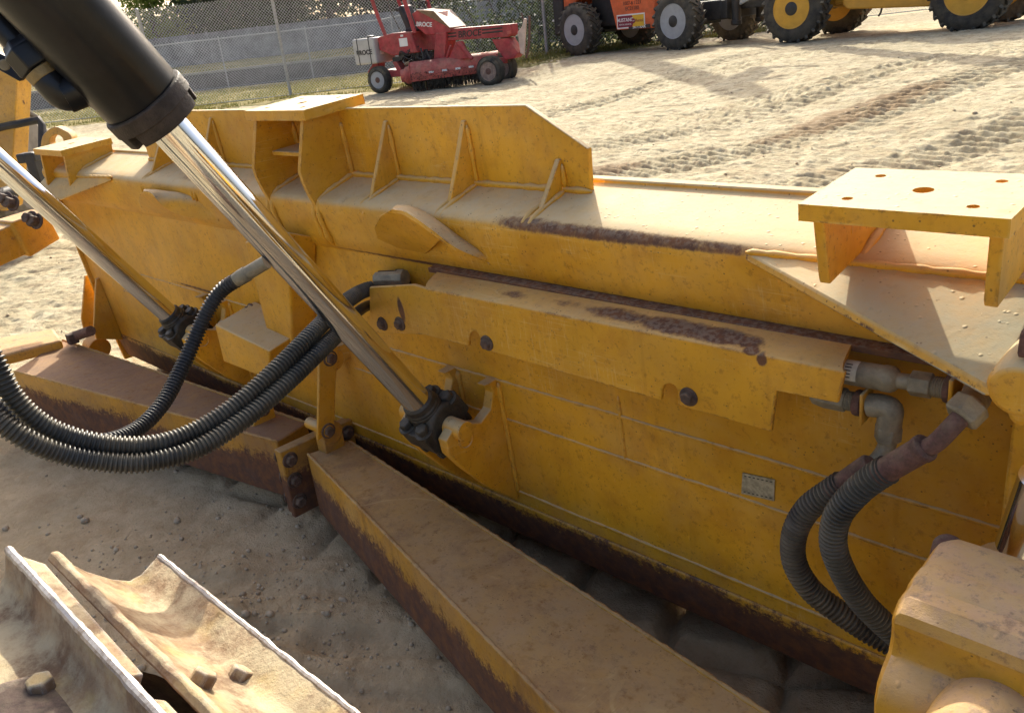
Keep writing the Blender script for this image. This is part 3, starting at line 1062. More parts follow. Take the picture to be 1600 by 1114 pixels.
# --- lift cylinders
def lift(E, full):
    rod = MB().lathe(E, DIR, [(.045, .034), (1.75, .034)], 40).build('lift_cylinder', m_chrome, dozer)
    rod_o = rod
    # rod end: collar and trunnion block with four cap bolts
    col = MB().lathe(E, DIR, [(.03, .046), (.058, .046), (.06, .0445), (.066, .0445), (.068, .042), (.082, .040), (.086, .036), (.0865, .033)], 32)
    col.build('rod_collar', m_blackgrime, rod, .002)
    u = Vector((1, 0, 0))
    w = DIR.cross(u).normalized()
    blk = MB()
    blk.lathe(E - u * .052, u, [(0, .052), (.006, .058), (.098, .058), (.104, .052)], 28)
    blk.obox(E + DIR * .004, u * .050, w * .070, DIR * .030)
    blk.obox(E - DIR * .030, u * .046, w * .062, DIR * .020)
    blk.build('rod_eye', m_blackgrime, rod, .010, 3)
    for sx in (-1, 1):
        for sw in (-1, 1):
            p = E + u * (.030 * sx) + w * (.050 * sw) + DIR * .034
            MB().bolt(p, DIR, .017, .018).build('cap_bolt', m_blackgrime, rod, .0015)
            MB().lathe(E + u * (.030 * sx) + w * (.050 * sw) - DIR * .03, -DIR, [(0, .016), (.03, .016), (.032, .013)], 6).build('cap_nut', m_blackgrime, rod, .0015)
    MB().cyl(E - u * .11, E + u * .11, .024, 24).build('cross_pin', blade_paint, rod)
    # the barrel, its rusty gland and the hose port
    t0 = 1.075 * .938 * 1.0
    T0 = 0.958
    br = MB().lathe(E, DIR, [(T0, .066), (T0 + .012, .0705), (2.6, .0705)], 56)
    barrel = br.build('barrel', m_black, rod, .002)
    # notched gland nut: segments with gaps
    g = MB()
    n = 3
    for k in range(n):
        a0 = 2 * math.pi * k / n + .12 + GL_PH
        a1 = 2 * math.pi * (k + 1) / n - .12 + GL_PH
        uu, ww, d = frame_of(DIR)
        sec = []
        for t, ri, ro in ((T0 - .045, .0345, .071), (T0 - .008, .0345, .0745)):
            sec.append([E + d * t + (uu * math.cos(a0 + (a1 - a0) * i / 24) + ww * math.sin(a0 + (a1 - a0) * i / 24)) * ro for i in range(25)]
                       + [E + d * t + (uu * math.cos(a0 + (a1 - a0) * i / 24) + ww * math.sin(a0 + (a1 - a0) * i / 24)) * ri for i in range(24, -1, -1)])
        va, vb = [g.v(p) for p in sec[0]], [g.v(p) for p in sec[1]]
        g.face(va)
        g.face(vb[::-1])
        for i in range(len(va)):
            g.face([va[i], va[(i + 1) % len(va)], vb[(i + 1) % len(va)], vb[i]])
    g.lathe(E, DIR, [(T0 - .022, .074), (T0 - .02, .0755), (T0 + .004, .0755), (T0 + .006, .072)], 56)
    g.lathe(E, DIR, [(T0 - .036, .040), (T0 - .02, .068)], 40)
    g.build('gland_nut', m_gland, barrel, .0015, 1)
    MB().lathe(E, DIR, [(T0 + .295, .0712), (T0 + .297, .0722), (T0 + .300, .0712)], 56, cap=False).build('barrel_seam', m_black, barrel)
    return rod, barrel


GL_PH = 1.9
rodR, barrelR = lift(EYE, True)
rodL, barrelL = lift(EYE_L, False)

# hose port with elbow beside the near barrel
fit = MB()
c0 = Pd(150, 128, 1.36)
c1 = Pd(103, 148, 1.345)
fit.lathe(c0 + (c0 - c1) * .4, c1 - c0, [(0, .036), (.045, .036), (.05, .030), (.075, .029)], 28)
elbow = [c0, c0 * .5 + c1 * .5, c1, Pd(84, 133, 1.335), Pd(72, 118, 1.33)]
fit.tube(curve(elbow, 8), .026, 22)
fit.build('port_elbow', m_black, barrelR, .003)
ha, hb = Pd(74, 121, 1.33), Pd(46, 88, 1.318)
dd = (hb - ha).normalized()
MB().lathe(ha, dd, [(-.002, .0265), (.014, .0275)], 28).build('port_ring', plain('brass_ring', (.20, .15, .07), .5, .4, .3, 30, .3), barrelR, .001)
MB().lathe(ha + dd * .016, dd, [(0, .031), (.004, .033), (.036, .033), (.04, .029), (.05, .025)], 6).build('port_nut', m_black, barrelR, .002)
MB().tube([ha + dd * .05, ha + dd * .12, Pd(-30, -10, 1.29), Pd(-80, -60, 1.27)], .0225, 20).build('port_hose', m_black, barrelR)
cb = Pd(10, 98, 1.36)
MB().prism([Pd(-6, 82, 1.36), Pd(12, 90, 1.36), Pd(36, 122, 1.36), Pd(30, 128, 1.36), Pd(-6, 108, 1.36)], Vector((-.01, .01, 0))).build('hose_clamp', m_black, barrelR, .002)
MB().lathe(Pd(7, 102, 1.33), Pd(7, 102, 1.0) - Pd(7, 102, 1.33), [(-.01, .0085), (.012, .0085), (.0135, .007)], 20).build('clamp_bolt', m_fit, barrelR)


# --- ribbed hoses
def ribbed(name, pts, r, mat, par, pitch=.0085, amp=.21, sm=12, sides=14, smooth_end=False):
    P, s = resample(curve(pts, sm), pitch / 8)
    ph = (s / pitch) % 1.0
    prof_ = np.where(ph < .5, 1.0, 1 - amp) + .0
    k = np.clip(np.cos(ph * 2 * np.pi) * 2.2, -1, 1)
    rr = r * (1 - amp / 2 + amp / 2 * k)
    return MB().tube(P, list(rr), sides).build(name, mat, par, 0, 1, 60)


h1 = [(-60, 470, 1.42), (-12, 560, 1.44), (22, 622, 1.46), (75, 668, 1.49), (150, 692, 1.53), (230, 696, 1.57), (300, 676, 1.62), (370, 632, 1.67),
      (435, 574, 1.73), (482, 527, 1.80), (515, 494, 1.90), (545, 468, 2.0), (580, 451, 2.13), (640, 448, 2.10)]
h2 = [(-70, 570, 1.40), (-20, 640, 1.42), (30, 680, 1.44), (90, 707, 1.48), (160, 721, 1.52), (230, 722, 1.55), (310, 700, 1.60), (385, 652, 1.66),
      (450, 596, 1.73), (496, 552, 1.80), (527, 522, 1.90), (556, 500, 2.02)]
ribbed('hydraulic_hose', [Pd(*p) for p in h1], .0195, m_hose, dozer)
ribbed('hydraulic_hose', [Pd(*p) for p in h2], .0195, m_hose, dozer)
MB().tube(curve([Pd(530, 520, 1.93), Pd(556, 490, 2.05), Pd(582, 476, 2.17), Pd(630, 476, 2.13)], 10), .0135, 18).build('inner_hose', m_smooth, dozer)
h3 = [(372, 436, 1.98), (345, 455, 1.99), (322, 490, 1.99), (302, 535, 1.98), (279, 585, 1.95), (253, 632, 1.90), (215, 670, 1.84), (165, 690, 1.76), (110, 690, 1.72), (40, 660, 1.66), (-60, 600, 1.6)]
hz = ribbed('hydraulic_hose', [Pd(*p) for p in h3], .0185, m_smooth, dozer)
pA, pB = Pd(392, 424, 1.97), Pd(362, 442, 1.98)
MB().lathe(pA + (pA - pB) * .8, pB - pA, [(0, .0165), (.055, .0165), (.056, .0185), (.075, .0185), (.09, .016)], 22).build('hose_end', m_fit, hz)
MB().lathe(Pd(588, 436, 2.10), Pd(646, 434, 2.04) - Pd(588, 436, 2.10), [(0, .016), (.002, .018), (.07, .018), (.072, .022), (.092, .022), (.094, .014)], 8).build('hose_end', m_fit, dozer, .002)
MB().lathe(Pd(592, 430, 2.14), Pd(650, 428, 2.10) - Pd(592, 430, 2.14), [(0, .012), (.05, .012), (.052, .0145), (.08, .0145)], 8).build('hose_end', m_blackgrime, dozer, .002)

# --- right hand fittings behind the hose guard
YF = 1.24
p0, p1 = PB(1300, 577, 'y', YF), PB(1545, 618, 'y', YF)
ax = (p1 - p0).normalized()
L = (p1 - p0).length


def along(px, py, y=YF):
    return (PB(px, py, 'y', y) - p0).dot(ax)


la = [along(*q) for q in ((1322, 580), (1400, 592), (1423, 596), (1458, 602), (1478, 606), (1492, 609))]
sleeve = MB().lathe(p0, ax, [(-.06, .0195), (la[1] - .02, .0195), (la[1] - .018, .0205), (la[1] - .006, .0205), (la[1], .0175), (la[1] + .004, .012), (la[2], .012)], 26)\
    .build('hose_fitting', m_fit, dozer, .001)
lab = []
u_, w_, d_ = frame_of(ax)
rows = []
for k in range(10):
    a = -.2 + 1.9 * k / 9
    nv = (bw(0, -1, 0) * math.cos(a) + bw(0, 0, 1) * math.sin(a))
    nv = (nv - ax * nv.dot(ax)).normalized()
    rows.append([p0 + ax * (la[0] + .002 + q * .021) + nv * .0203 for q in (0, .5, 1)])
MB().grid(rows).build('paper_label', m_label, sleeve)
for k in range(5):
    a = .1 + .26 * k
    nv = (bw(0, -1, 0) * math.cos(a) + bw(0, 0, 1) * math.sin(a)).normalized()
    MB().obox(p0 + ax * (la[0] + .009) + nv * .0206, ax * .005, nv * .0003, nv.cross(ax) * .0008).build('label_print', m_ink, sleeve)
MB().lathe(p0, ax, [(la[2], .017), (la[2] + .002, .0195), (la[3] - .002, .0195), (la[3], .017)], 6, ph=.3).build('hex_nut', m_fit, sleeve, .0012)
thr = [(la[3] + .0016 * i, .0145 if i % 2 else .0158) for i in range(int((la[4] - la[3]) / .0016) + 1)]
MB().lathe(p0, ax, thr, 24).build('thread', m_fit, sleeve)
MB().lathe(p0, ax, [(la[4], .02), (la[4] + .006, .0215), (la[5] - .003, .0205), (la[5], .0165)], 22).build('lock_nut', m_rtube, sleeve, .001)
MB().obox(p0 + ax * (la[5] + .001), ax * .003, bw(0, 0, .027), bw(0, .024, 0)).build('bulkhead_tab', plate_paint, sleeve, .002)
e1 = p0 + ax * (la[5] + .012)
e2 = PB(1526, 618, 'y', YF)
e3 = PB(1512, 640, 'y', 1.15)
MB().tube(curve([e1, e1 * .5 + e2 * .5, e2, e2 * .5 + e3 * .5, e3], 8), .0195, 22).build('elbow', m_fit, sleeve, .001)
tA, tB = PB(1512, 640, 'y', 1.15), PB(1480, 672, 'y', 1.122)
td = (tB - tA).normalized()
MB().lathe(tA - td * .004, td, [(-.010, .021), (-.006, .0245), (.016, .0245), (.02, .021)], 6, ph=.2).build('hex_nut', m_fit, sleeve, .0015)
tube_pts = [tA, PB(1490, 664, 'y', 1.128), PB(1462, 692, 'y', 1.118), PB(1436, 706, 'y', 1.118), PB(1420, 714, 'y', 1.118)]
MB().tube(curve(tube_pts, 10), .0125, 20).build('bent_tube', m_rtube, sleeve)
sA, sB = PB(1449, 697, 'y', 1.118), PB(1372, 742, 'y', 1.12)
sd = (sB - sA).normalized()
SL = (sB - sA).length
MB().lathe(sA, sd, [(0, .0145), (.003, .0195), (.011, .0195), (.0125, .0182), (SL, .0182)], 24).build('crimp_sleeve', m_rtube, sleeve, .001)
rh1 = [sA + sd * (SL * .8), sB, PB(1340, 767, 'y', 1.12), PB(1309, 805, 'y', 1.12), PB(1302, 850, 'y', 1.125), PB(1318, 895, 'y', 1.14), PB(1345, 938, 'y', 1.16), PB(1378, 972, 'y', 1.18), PB(1412, 1002, 'y', 1.2), PB(1450, 1035, 'y', 1.22)]
ribbed('hydraulic_hose', rh1, .0215, m_hose, dozer, .0085, .27)
# lower line
q0, q1 = PB(1290, 619, 'y', YF), PB(1365, 634, 'y', YF)
ax2 = (q1 - q0).normalized()
lowf = MB().lathe(q0, ax2, [(-.02, .016), (.0, .0195), (.033, .0195), (.035, .017)], 6, ph=.1).build('hose_fitting', m_fit, dozer, .0012)
MB().lathe(q0, ax2, [(.033 + .0016 * i, .0145 if i % 2 else .0158) for i in range(10)], 24).build('thread', m_fit, lowf)
MB().lathe(q0, ax2, [(.048, .02), (.052, .021), (.060, .0205), (.062, .016)], 22).build('lock_nut', m_rtube, lowf, .001)
MB().obox(q0 + ax2 * .065, ax2 * .0025, bw(0, 0, .028), bw(0, .022, 0)).build('bulkhead_tab', plate_paint, lowf, .003)
g1 = q0 + ax2 * .07
MB().tube(curve([g1, PB(1376, 634, 'y', YF), PB(1391, 640, 'y', YF), PB(1390, 656, 'y', YF), PB(1388, 672, 'y', YF)], 8), .0185, 22).build('elbow', m_fit, lowf, .001)
gA, gB = PB(1389, 664, 'y', YF), PB(1386, 695, 'y', YF)
gd = (gB - gA).normalized()
MB().lathe(gA, gd, [(0, .017), (.002, .0205), (.026, .0205), (.028, .017)], 6, ph=.4).build('hex_nut', m_fit, lowf, .0015)
MB().tube(curve([gA, gB, PB(1372, 718, 'y', YF - .01), PB(1350, 733, 'y', YF - .02)], 8), .0135, 18).build('bent_tube', m_fit, lowf)
kA, kB = PB(1362, 724, 'y', 1.18), PB(1298, 768, 'y', 1.17)
kd = (kB - kA).normalized()
MB().lathe(kA, kd, [(0, .014), (.004, .0175), ((kB - kA).length, .0175)], 22).build('crimp_sleeve', m_rtube, lowf, .001)
rh2 = [kA * .3 + kB * .7, kB, PB(1262, 795, 'y', 1.165), PB(1241, 835, 'y', 1.165), PB(1242, 880, 'y', 1.17), PB(1268, 922, 'y', 1.18), PB(1310, 955, 'y', 1.195), PB(1355, 985, 'y', 1.21), PB(1410, 1015, 'y', 1.225)]
ribbed('hydraulic_hose', rh2, .0215, m_hosebrown, dozer, .0085, .27)
rg = [PB(x, y, 'y', d) for x, y, d in ((1368, 990, 1.205), (1388, 990, 1.2), (1412, 1008, 1.19), (1412, 1032, 1.2), (1385, 1012, 1.21))]
MB().prism(rg, bw(0, .012, 0)).build('hose_clip', m_bolt, dozer, .001)

# --- push arms (C-frame): two tapered box beams meeting in a bolted joint
ZT = .262
bt = [Pw(479, 709, 'z', ZT), Pw(545, 688, 'z', ZT), Pw(1200, 1114, 'z', ZT), Pw(870, 1114, 'z', ZT)]
dR = (bt[2] - bt[1])
bt[2] = bt[1] + dR * 1.25
bt[3] = bt[0] + (bt[3] - bt[0]) * 1.35
H = .205
armR = MB().prism([p - Vector((0, 0, H)) for p in bt], (0, 0, H)).build('push_arm', arm_paint, dozer, .006, 3)
bl = [Pw(-20, 571, 'z', ZT), Pw(98, 531, 'z', ZT), Pw(480, 660, 'z', ZT), Pw(432, 690, 'z', ZT)]
bl[0] = Pw(20, 580, 'z', ZT)
armL = MB().prism([p - Vector((0, 0, H)) for p in bl], (0, 0, H)).build('push_arm', arm_paint_left, dozer, .006, 3)
for arm, (s0, s1) in ((armR, (bt[0], bt[3])), (armR, (bt[1], bt[2])), (armL, (bl[0], bl[3])), (armL, (bl[1], bl[2]))):
    inw = (bt[1] - bt[0]).normalized() * (.012 if (s0 is bt[0] or s0 is bl[0]) else -.012)
    n_ = 60
    bead('weld_bead', [s0 + (s1 - s0) * (k / n_) + Vector((0, 0, .0005)) + inw * .2 for k in range(n_ + 1)], .005, arm, arm_paint)
# outer end of the left arm, bright from the sun
en = [Pw(-60, 572, 'z', .30), Pw(0, 556, 'z', .30), Pw(96, 531, 'z', .30), Pw(84, 513, 'z', .30), Pw(0, 527, 'z', .30), Pw(-60, 540, 'z', .30)]
MB().prism([p - Vector((0, 0, .05)) for p in en], (0, 0, .05)).build('arm_end_cap', cast_paint, armL, .012, 3)
# flange pair with bolts
bdirR = (bt[3] - bt[0]).normalized()
bdirL = (bl[3] - bl[0]).normalized()
jmid = Pw(462, 700, 'z', ZT)
nrm = Vector((-bdirR.y, bdirR.x, 0)).normalized()
if nrm.y > 0:
    nrm = -nrm
# plates set square to the arms' mean direction
jd = Vector((1, .0, 0))
F0 = Pw(446, 704, 'z', ZT + .005)
F1 = Pw(532, 664, 'z', ZT + .005)
across = (F1 - F0)
across.z = 0
wid = across.length
ac = across.normalized()
nx = Vector((ac.y, -ac.x, 0))
if nx.x < 0:
    nx = -nx
mid = (F0 + F1) / 2
jz = ZT - .095
joint = MB().obox(Vector((mid.x, mid.y, jz)) + nx * .014, nx * .011, ac * (wid / 2 + .03), Vector((0, 0, .115)))
joint.obox(Vector((mid.x, mid.y, jz)) - nx * .012, nx * .011, ac * (wid / 2 + .025), Vector((0, 0, .11)))
joint = joint.build('joint_flange', arm_paint, dozer, .004)
for k, dz in enumerate((.078, .008, -.066)):
    for sgn in (-1, 1):
        base = Vector((mid.x, mid.y, jz + dz)) + ac * (sgn * (wid / 2 + .004))
        MB().bolt(base + nx * .025, nx, .0175, .018).build('flange_bolt', m_bolt, joint, .002)
        MB().bolt(base - nx * .023, -nx, .0175, .022).build('flange_nut', m_bolt, joint, .002)
# upright link with two pins
XK = -1.985
kb, kt = Pw(513, 690, 'x', XK), Pw(512, 546, 'x', XK)


def link_plate(x, col_px, name):
    pts = [Pw(px, py, 'x', x) for px, py in col_px]
    return MB().prism(pts, Vector((-.011, 0, 0))).build(name, blade_paint, dozer, .003)


lk = link_plate(XK, [(499, 543), (529, 541), (525, 600), (523, 668), (497, 690), (498, 620)], 'center_link')
lk2 = link_plate(XK - .075, [(499, 543), (529, 541), (525, 600), (523, 668), (497, 690), (498, 620)], 'center_link')
for px, py in ((516, 560), (513, 673)):
    p = Pw(px, py, 'x', XK)
    MB().bolt(p, (1, 0, 0), .0165, .015).build('pin_bolt', m_bolt, lk, .002)
    MB().cyl(p + Vector((.004, 0, 0)), p - Vector((.1, 0, 0)), .018, 20).build('link_pin', blade_paint, lk)
lugt = Pw(516, 560, 'x', XK - .042)
MB().cyl(lugt - Vector((.024, 0, 0)), lugt + Vector((.024, 0, 0)), .034, 28).obox(lugt + Vector((0, .085, .01)), (.022, 0, 0), (0, .085, 0), (0, 0, .026)).build('link_lug', blade_paint, blade, .003)
lugb = Pw(513, 673, 'x', XK - .042)
MB().cyl(lugb - Vector((.024, 0, 0)), lugb + Vector((.024, 0, 0)), .036, 28).obox(lugb + Vector((0, 0, -.045)), (.0225, 0, 0), (0, .034, 0), (0, 0, .045)).build('link_lug', arm_paint, joint, .003)
# small tab with a bolt on the left arm
tb = [Pw(396, 672, 'x', -2.38), Pw(434, 664, 'x', -2.38), Pw(425, 625, 'x', -2.38), Pw(400, 634, 'x', -2.38)]
tab = MB().prism(tb, (-.02, 0, 0)).build('hose_tab', blade_paint, armL, .002)
MB().bolt(Pw(413, 641, 'x', -2.378), (1, 0, 0), .014, .014).build('bolt', m_bolt, tab, .001)

# --- tower and box behind the near rod
TY = 1.215
tw = [Pb(381, 377, 'y', TY), Pb(449, 362, 'y', TY), Pb(457, 540, 'y', TY), Pb(424, 548, 'y', TY)]
tfront = [b2w(p) for p in tw]
xr = float(tw[1][0])
tower = MB()
fr = [(float(p[0]), float(p[2])) for p in tw]
bk = [(fr[0][0], fr[0][1] - .03), (fr[1][0], fr[1][1] - .045), (fr[2][0], fr[2][1]), (fr[3][0], fr[3][1])]
A_ = [tower.v(bw(x, TY, z)) for x, z in fr]
B_ = [tower.v(bw(x, 1.30, z)) for x, z in bk]
tower.face(A_)
tower.face(B_[::-1])
for i in range(4):
    tower.face([A_[i], A_[(i + 1) % 4], B_[(i + 1) % 4], B_[i]])
tower = tower.build('center_tower', blade_paint, blade, .008, 3)
# stepped box at the tower's foot
q = [Pb(335, 507, 'y', 1.14), Pb(421, 549, 'y', 1.14), Pb(420, 594, 'y', 1.14), Pb(349, 565, 'y', 1.14)]
fr = [(float(p[0]), float(p[2])) for p in q]
bx = MB()
A_ = [bx.v(bw(x, 1.14, z)) for x, z in fr]
B_ = [bx.v(bw(x, 1.295, z + (.02 if i < 2 else 0))) for i, (x, z) in enumerate(fr)]
bx.face(A_)
bx.face(B_[::-1])
for i in range(4):
    bx.face([A_[i], A_[(i + 1) % 4], B_[(i + 1) % 4], B_[i]])
bx.build('stepped_box', blade_paint, tower, .006, 3)
MB().bolt(PB(392, 484, 'y', 1.27), bw(0, -1, .2), .015, .02).build('bolt', m_bolt, blade, .002)

# --- left end of the blade: gussets and pin
for px0, px1, xx in ((150, 150, None),):
    for tpx, tpy, bpx, bpy_ in ((133, 430, 132, 516), (150, 435, 147, 530)):
        x = float(Pb(tpx, tpy, 'y', 1.29)[0])
        t_ = Pb(tpx, tpy, 'x', x)
        b_ = Pb(bpx, bpy_, 'x', x)
        zt_, zb_ = float(t_[2]), float(b_[2])
        MB().prism([bw(x, 1.30, zt_), bw(x, 1.285, zt_), bw(x, 1.24, zt_ * .6 + zb_ * .4), bw(x, 1.20, zb_ + .06), bw(x, 1.19, zb_), bw(x, 1.30, zb_ - .05)], (.016, 0, 0))\
            .build('end_gusset', blade_paint, blade, .002)
pl = Pb(153, 543, 'y', 1.2)
MB().cyl(b2w(pl) + Vector((-.06, 0, 0)), b2w(pl) + Vector((.03, 0, 0)), .05, 28).build('arm_pin', blade_paint, armL, .004)
MB().cyl(Pw(112, 527, 'x', -3.92), Pw(142, 517, 'x', -3.7), .022, 18).build('pin_rod', m_rtube, armL, .003)
MB().obox(Pw(113, 529, 'x', -3.86), (.02, 0, 0), (0, .02, 0), (0, 0, .022)).build('pin_keeper', m_bolt, armL, .003)

# --- left tilt strut with its bolted flange, seen past the left rod
d0, d1 = 3.35, 3.2
st_ = [Pd(72, 350, 3.85), Pd(-60, 408, 3.6)]
sdv = (st_[1] - st_[0]).normalized()
u_, w_, _ = frame_of(sdv)
strut = MB().lathe(st_[0], sdv, [(0, .10), (.16, .12), (.165, .10), (1.2, .10)], 4, ph=math.pi / 4).build('tilt_strut', cast_paint, dozer, .012, 3)
for px, py in ((10, 312), (20, 318), (57, 346), (49, 342)):
    MB().bolt(Pd(px, py, 3.55), (.4, -.8, .4), .024, .035).build('flange_bolt', m_bolt, strut, .003)
lo = Pd(83, 292, 4.1)
MB().lathe(lo, (0.25, 1, .1), [(0, .10), (.02, .12), (.16, .12), (.18, .10)], 28).build('strut_eye', blade_paint, strut, .005)

# --- right end: upright bracket, lug and tilt rod
zb0, zb1 = float(Pb(1560, 845, 'y', 1.20)[2]), float(Pb(1585, 600, 'y', 1.20)[2])
xb0 = float(Pb(1559, 842, 'y', 1.20)[0])
xb1 = float(Pb(1584, 640, 'y', 1.20)[0])
post = MB().prism([bw(xb0, 1.20, zb0 - .25), bw(xb0, 1.20, zb0), bw(xb1, 1.20, zb1 - .03), bw(xb1 + .02, 1.20, zb1 + .02), bw(xb1 + .2, 1.20, zb1 + .03), bw(xb1 + .2, 1.20, zb0 - .25)],
                  bw(0, .11, 0)).build('end_bracket', blade_paint, blade, .004)
lg = Pb(1606, 604, 'y', 1.10)
MB().lathe(bw(lg[0] - .005, 1.08, lg[2]), bw(0, 1, 0), [(0, .030), (.01, .036), (.16, .036)], 28).build('tilt_lug', blade_paint, post, .004)
MB().prism([PB(1572, 655, 'y', 1.13), PB(1571, 600, 'y', 1.13), PB(1582, 560, 'y', 1.13), PB(1604, 552, 'y', 1.13), PB(1640, 560, 'y', 1.13), PB(1640, 650, 'y', 1.13), PB(1590, 672, 'y', 1.13)],
           bw(0, .07, 0)).build('tilt_lug', blade_paint, post, .012, 3)
MB().prism([PB(1586, 562, 'y', 1.09), PB(1592, 520, 'y', 1.09), PB(1650, 490, 'y', 1.09), PB(1650, 562, 'y', 1.09)], bw(0, .1, 0)).build('rusty_cap', m_rtube, post, .006)
MB().cyl(PB(1585, 852, 'y', 1.10), PB(1625, 745, 'y', 1.06), .022, 28).build('tilt_rod', m_chrome, dozer)
eyec = PB(1590, 900, 'y', 1.17)
MB().lathe(eyec, bw(0, -1, .0), [(0, .055), (.006, .06), (.05, .06), (.056, .055)], 36).build('rod_end', cast_paint, dozer, .004)

# --- cast housing in the right foreground
cprof = [(1.002, .707), (.990, .732), (.961, .746), (.945, .745), (.903, .742), (.895, .747), (.870, .745), (.862, .740), (.835, .740), (.818, .728), (.813, .715),
         (.818, .690), (.812, .668), (.792, .655), (.778, .640), (.772, .615), (.776, .58), (.80, .54), (.80, .40), (.99, .40)]
cm = MB()
ringsv = []
for x, sc in ((-.2755, .86), (-.269, .96), (-.257, 1.0), (-.206, 1.0), (-.08, 1.0), (.12, 1.0), (.33, 1.0)):
    ringsv.append([cm.v((x, .90 + (y - .90) * sc, .62 + (z - .62) * (sc if z > .62 else 1))) for y, z in cprof])
for a, b in zip(ringsv[:-1], ringsv[1:]):
    for i in range(len(a)):
        cm.face([a[i], a[(i + 1) % len(a)], b[(i + 1) % len(a)], b[i]])
cm.face(ringsv[0])
cm.face(ringsv[-1][::-1])
cast = cm.build('trunnion_housing', cast_paint, dozer, .004, 2, 30)
pp = Pw(1484, 832, 'y', 1.01)
MB().cyl(pp + Vector((-.008, .015, -.08)), pp + Vector((.004, -.012, -.010)), .021, 24, .019).build('rusty_pin', m_rtube, cast, .006, 3)
bo = Pw(1524, 1190, 'y', .755)
MB().lathe(bo + Vector((0, .06, 0)), (0, -1, .1), [(0, .060), (.07, .058), (.08, .053), (.086, .044), (.08, .036), (.08, .01)], 40).build('bearing_boss', cast_paint, cast, .003)

# --- track shoes in the left foreground
XS0 = -1.172                                   # inner end of the shoes


def shoe(yr, zr, ang, x0, x1, grouser=True, notch=True):
    """a single grouser shoe: rear lip at (yr, zr), falling forward by ang"""
    f_ = Vector((0, math.cos(ang), -math.sin(ang)))
    n_ = Vector((0, math.sin(ang), math.cos(ang)))
    o_ = Vector((0, yr, zr))
    sec = [(0, .012), (.008, .016), (.03, .004), (.06, 0), (.10, -.001), (.128, .004), (.140, .018), (.148, .046), (.153, .050), (.160, .046), (.164, .02), (.172, .0),
           (.172, -.012), (.06, -.014), (.0, .0)]
    pts = [o_ + f_ * a + n_ * b for a, b in sec]
    return [p + Vector((x0, 0, 0)) for p in pts], Vector((x1 - x0, 0, 0)), f_, n_, o_


def track_shoe(yr, zr, ang, x0, x1, bolts, er=.0052):
    pts, ex_v, f_, n_, o_ = shoe(yr, zr, ang, x0, x1)
    mb = MB()
    nseg = 40
    prev = None
    for k in range(nseg + 1):
        x = k / nseg
        row = [mb.v(p + ex_v * x + n_ * (.0012 * random.uniform(-1, 1)) * (1 if i in (7, 8, 9, 0, 1) else .3)) for i, p in enumerate(pts)]
        if prev:
            for i in range(len(row)):
                mb.face([prev[i], prev[(i + 1) % len(row)], row[(i + 1) % len(row)], row[i]])
        else:
            mb.face(row[::-1])
        prev = row
    mb.face(prev)
    s = mb.build('track_shoe', steel_shoe, dozer, .003, 2, 40)
    e = MB()
    P = [o_ + f_ * .1535 + n_ * .0496 + Vector((x0 + (x1 - x0) * k / 60, 0, 0)) for k in range(61)]
    e.tube([p + n_ * random.uniform(-.0006, .0006) for p in P], list(np.full(61, er * .9) * rng.uniform(.85, 1.1, 61)), 8)
    e.build('worn_grouser_edge', worn_edge, s)
    for px_, py_ in bolts:
        ray = Vector(R @ np.array([px_ - 800, py_ - 557, F_PX]))
        cw = Vector(CAM)
        p = cw + ray * ((o_ - cw).dot(n_) / ray.dot(n_))
        MB().bolt(p, n_, .0155, .017, False).build('shoe_bolt', steel_shoe, s, .0018)
    return s, f_, n_, o_


a0 = Pw(68, 862, 'x', XS0)
a1 = Pw(215, 906, 'x', XS0)
ang1 = math.atan2(-(a1.z - a0.z), a1.y - a0.y)
b1 = Pw(310, 1072, 'z', .70)
sA_, f1, n1, o1 = track_shoe(a0.y, a0.z - .012, ang1, XS0, XS0 + .62, [(312, 1070), (371, 1064)])
# the shoe behind it, higher on the wheel
g0 = Pw(0, 838, 'x', XS0 - .12)
ang0 = math.radians(2)
f0 = Vector((0, math.cos(ang0), -math.sin(ang0)))
n0 = Vector((0, math.sin(ang0), math.cos(ang0)))
gtop = Pw(120, 975, 'x', -.95)
o0 = gtop - f0 * .1535 - n0 * .050
sB_, f0, n0, o0 = track_shoe(o0.y, o0.z, ang0, XS0 - .03, XS0 + .62, [(66, 1078)], .0068)
lk0 = gtop + f0 * .014 - n0 * .040
# link strips between the two shoes
cn = [Pw(30, 866, 'z', .79), Pw(72, 880, 'z', .785), Pw(226, 1052, 'z', .785), Pw(196, 1058, 'z', .79)]
MB().prism(cn, Vector((0, -.008, -.013))).build('track_link', steel_shoe, dozer, .003, 3)
cn = [Pw(222, 1086, 'z', .79), Pw(262, 1090, 'z', .785), Pw(300, 1130, 'z', .785), Pw(262, 1134, 'z', .79)]
MB().prism(cn, Vector((0, -.008, -.016))).build('track_link', steel_shoe, dozer, .006, 3)
# more of the chain, curving back under the viewer
for k in range(1, 3):
    aa = ang0 - math.radians(24) * k
    pts_o = o0 - Vector((0, math.cos(aa), -math.sin(aa))) * .185
    o0 = pts_o
    track_shoe(o0.y, o0.z, aa, XS0, XS0 + .62, [])
# idler wheel and roller frame under the chain
ic = o1 + f1 * .08 - n1 * .33
MB().lathe(Vector((XS0 + .17, ic.y, ic.z)), (1, 0, 0), [(0, .2), (.03, .28), (.24, .28), (.27, .2)], 48).build('idler_wheel', m_bolt, dozer, .004)
MB().box((XS0 + .15, -1.6, ic.z - .14), (XS0 + .5, ic.y - .25, ic.z + .12)).build('track_frame', arm_paint, dozer, .01)
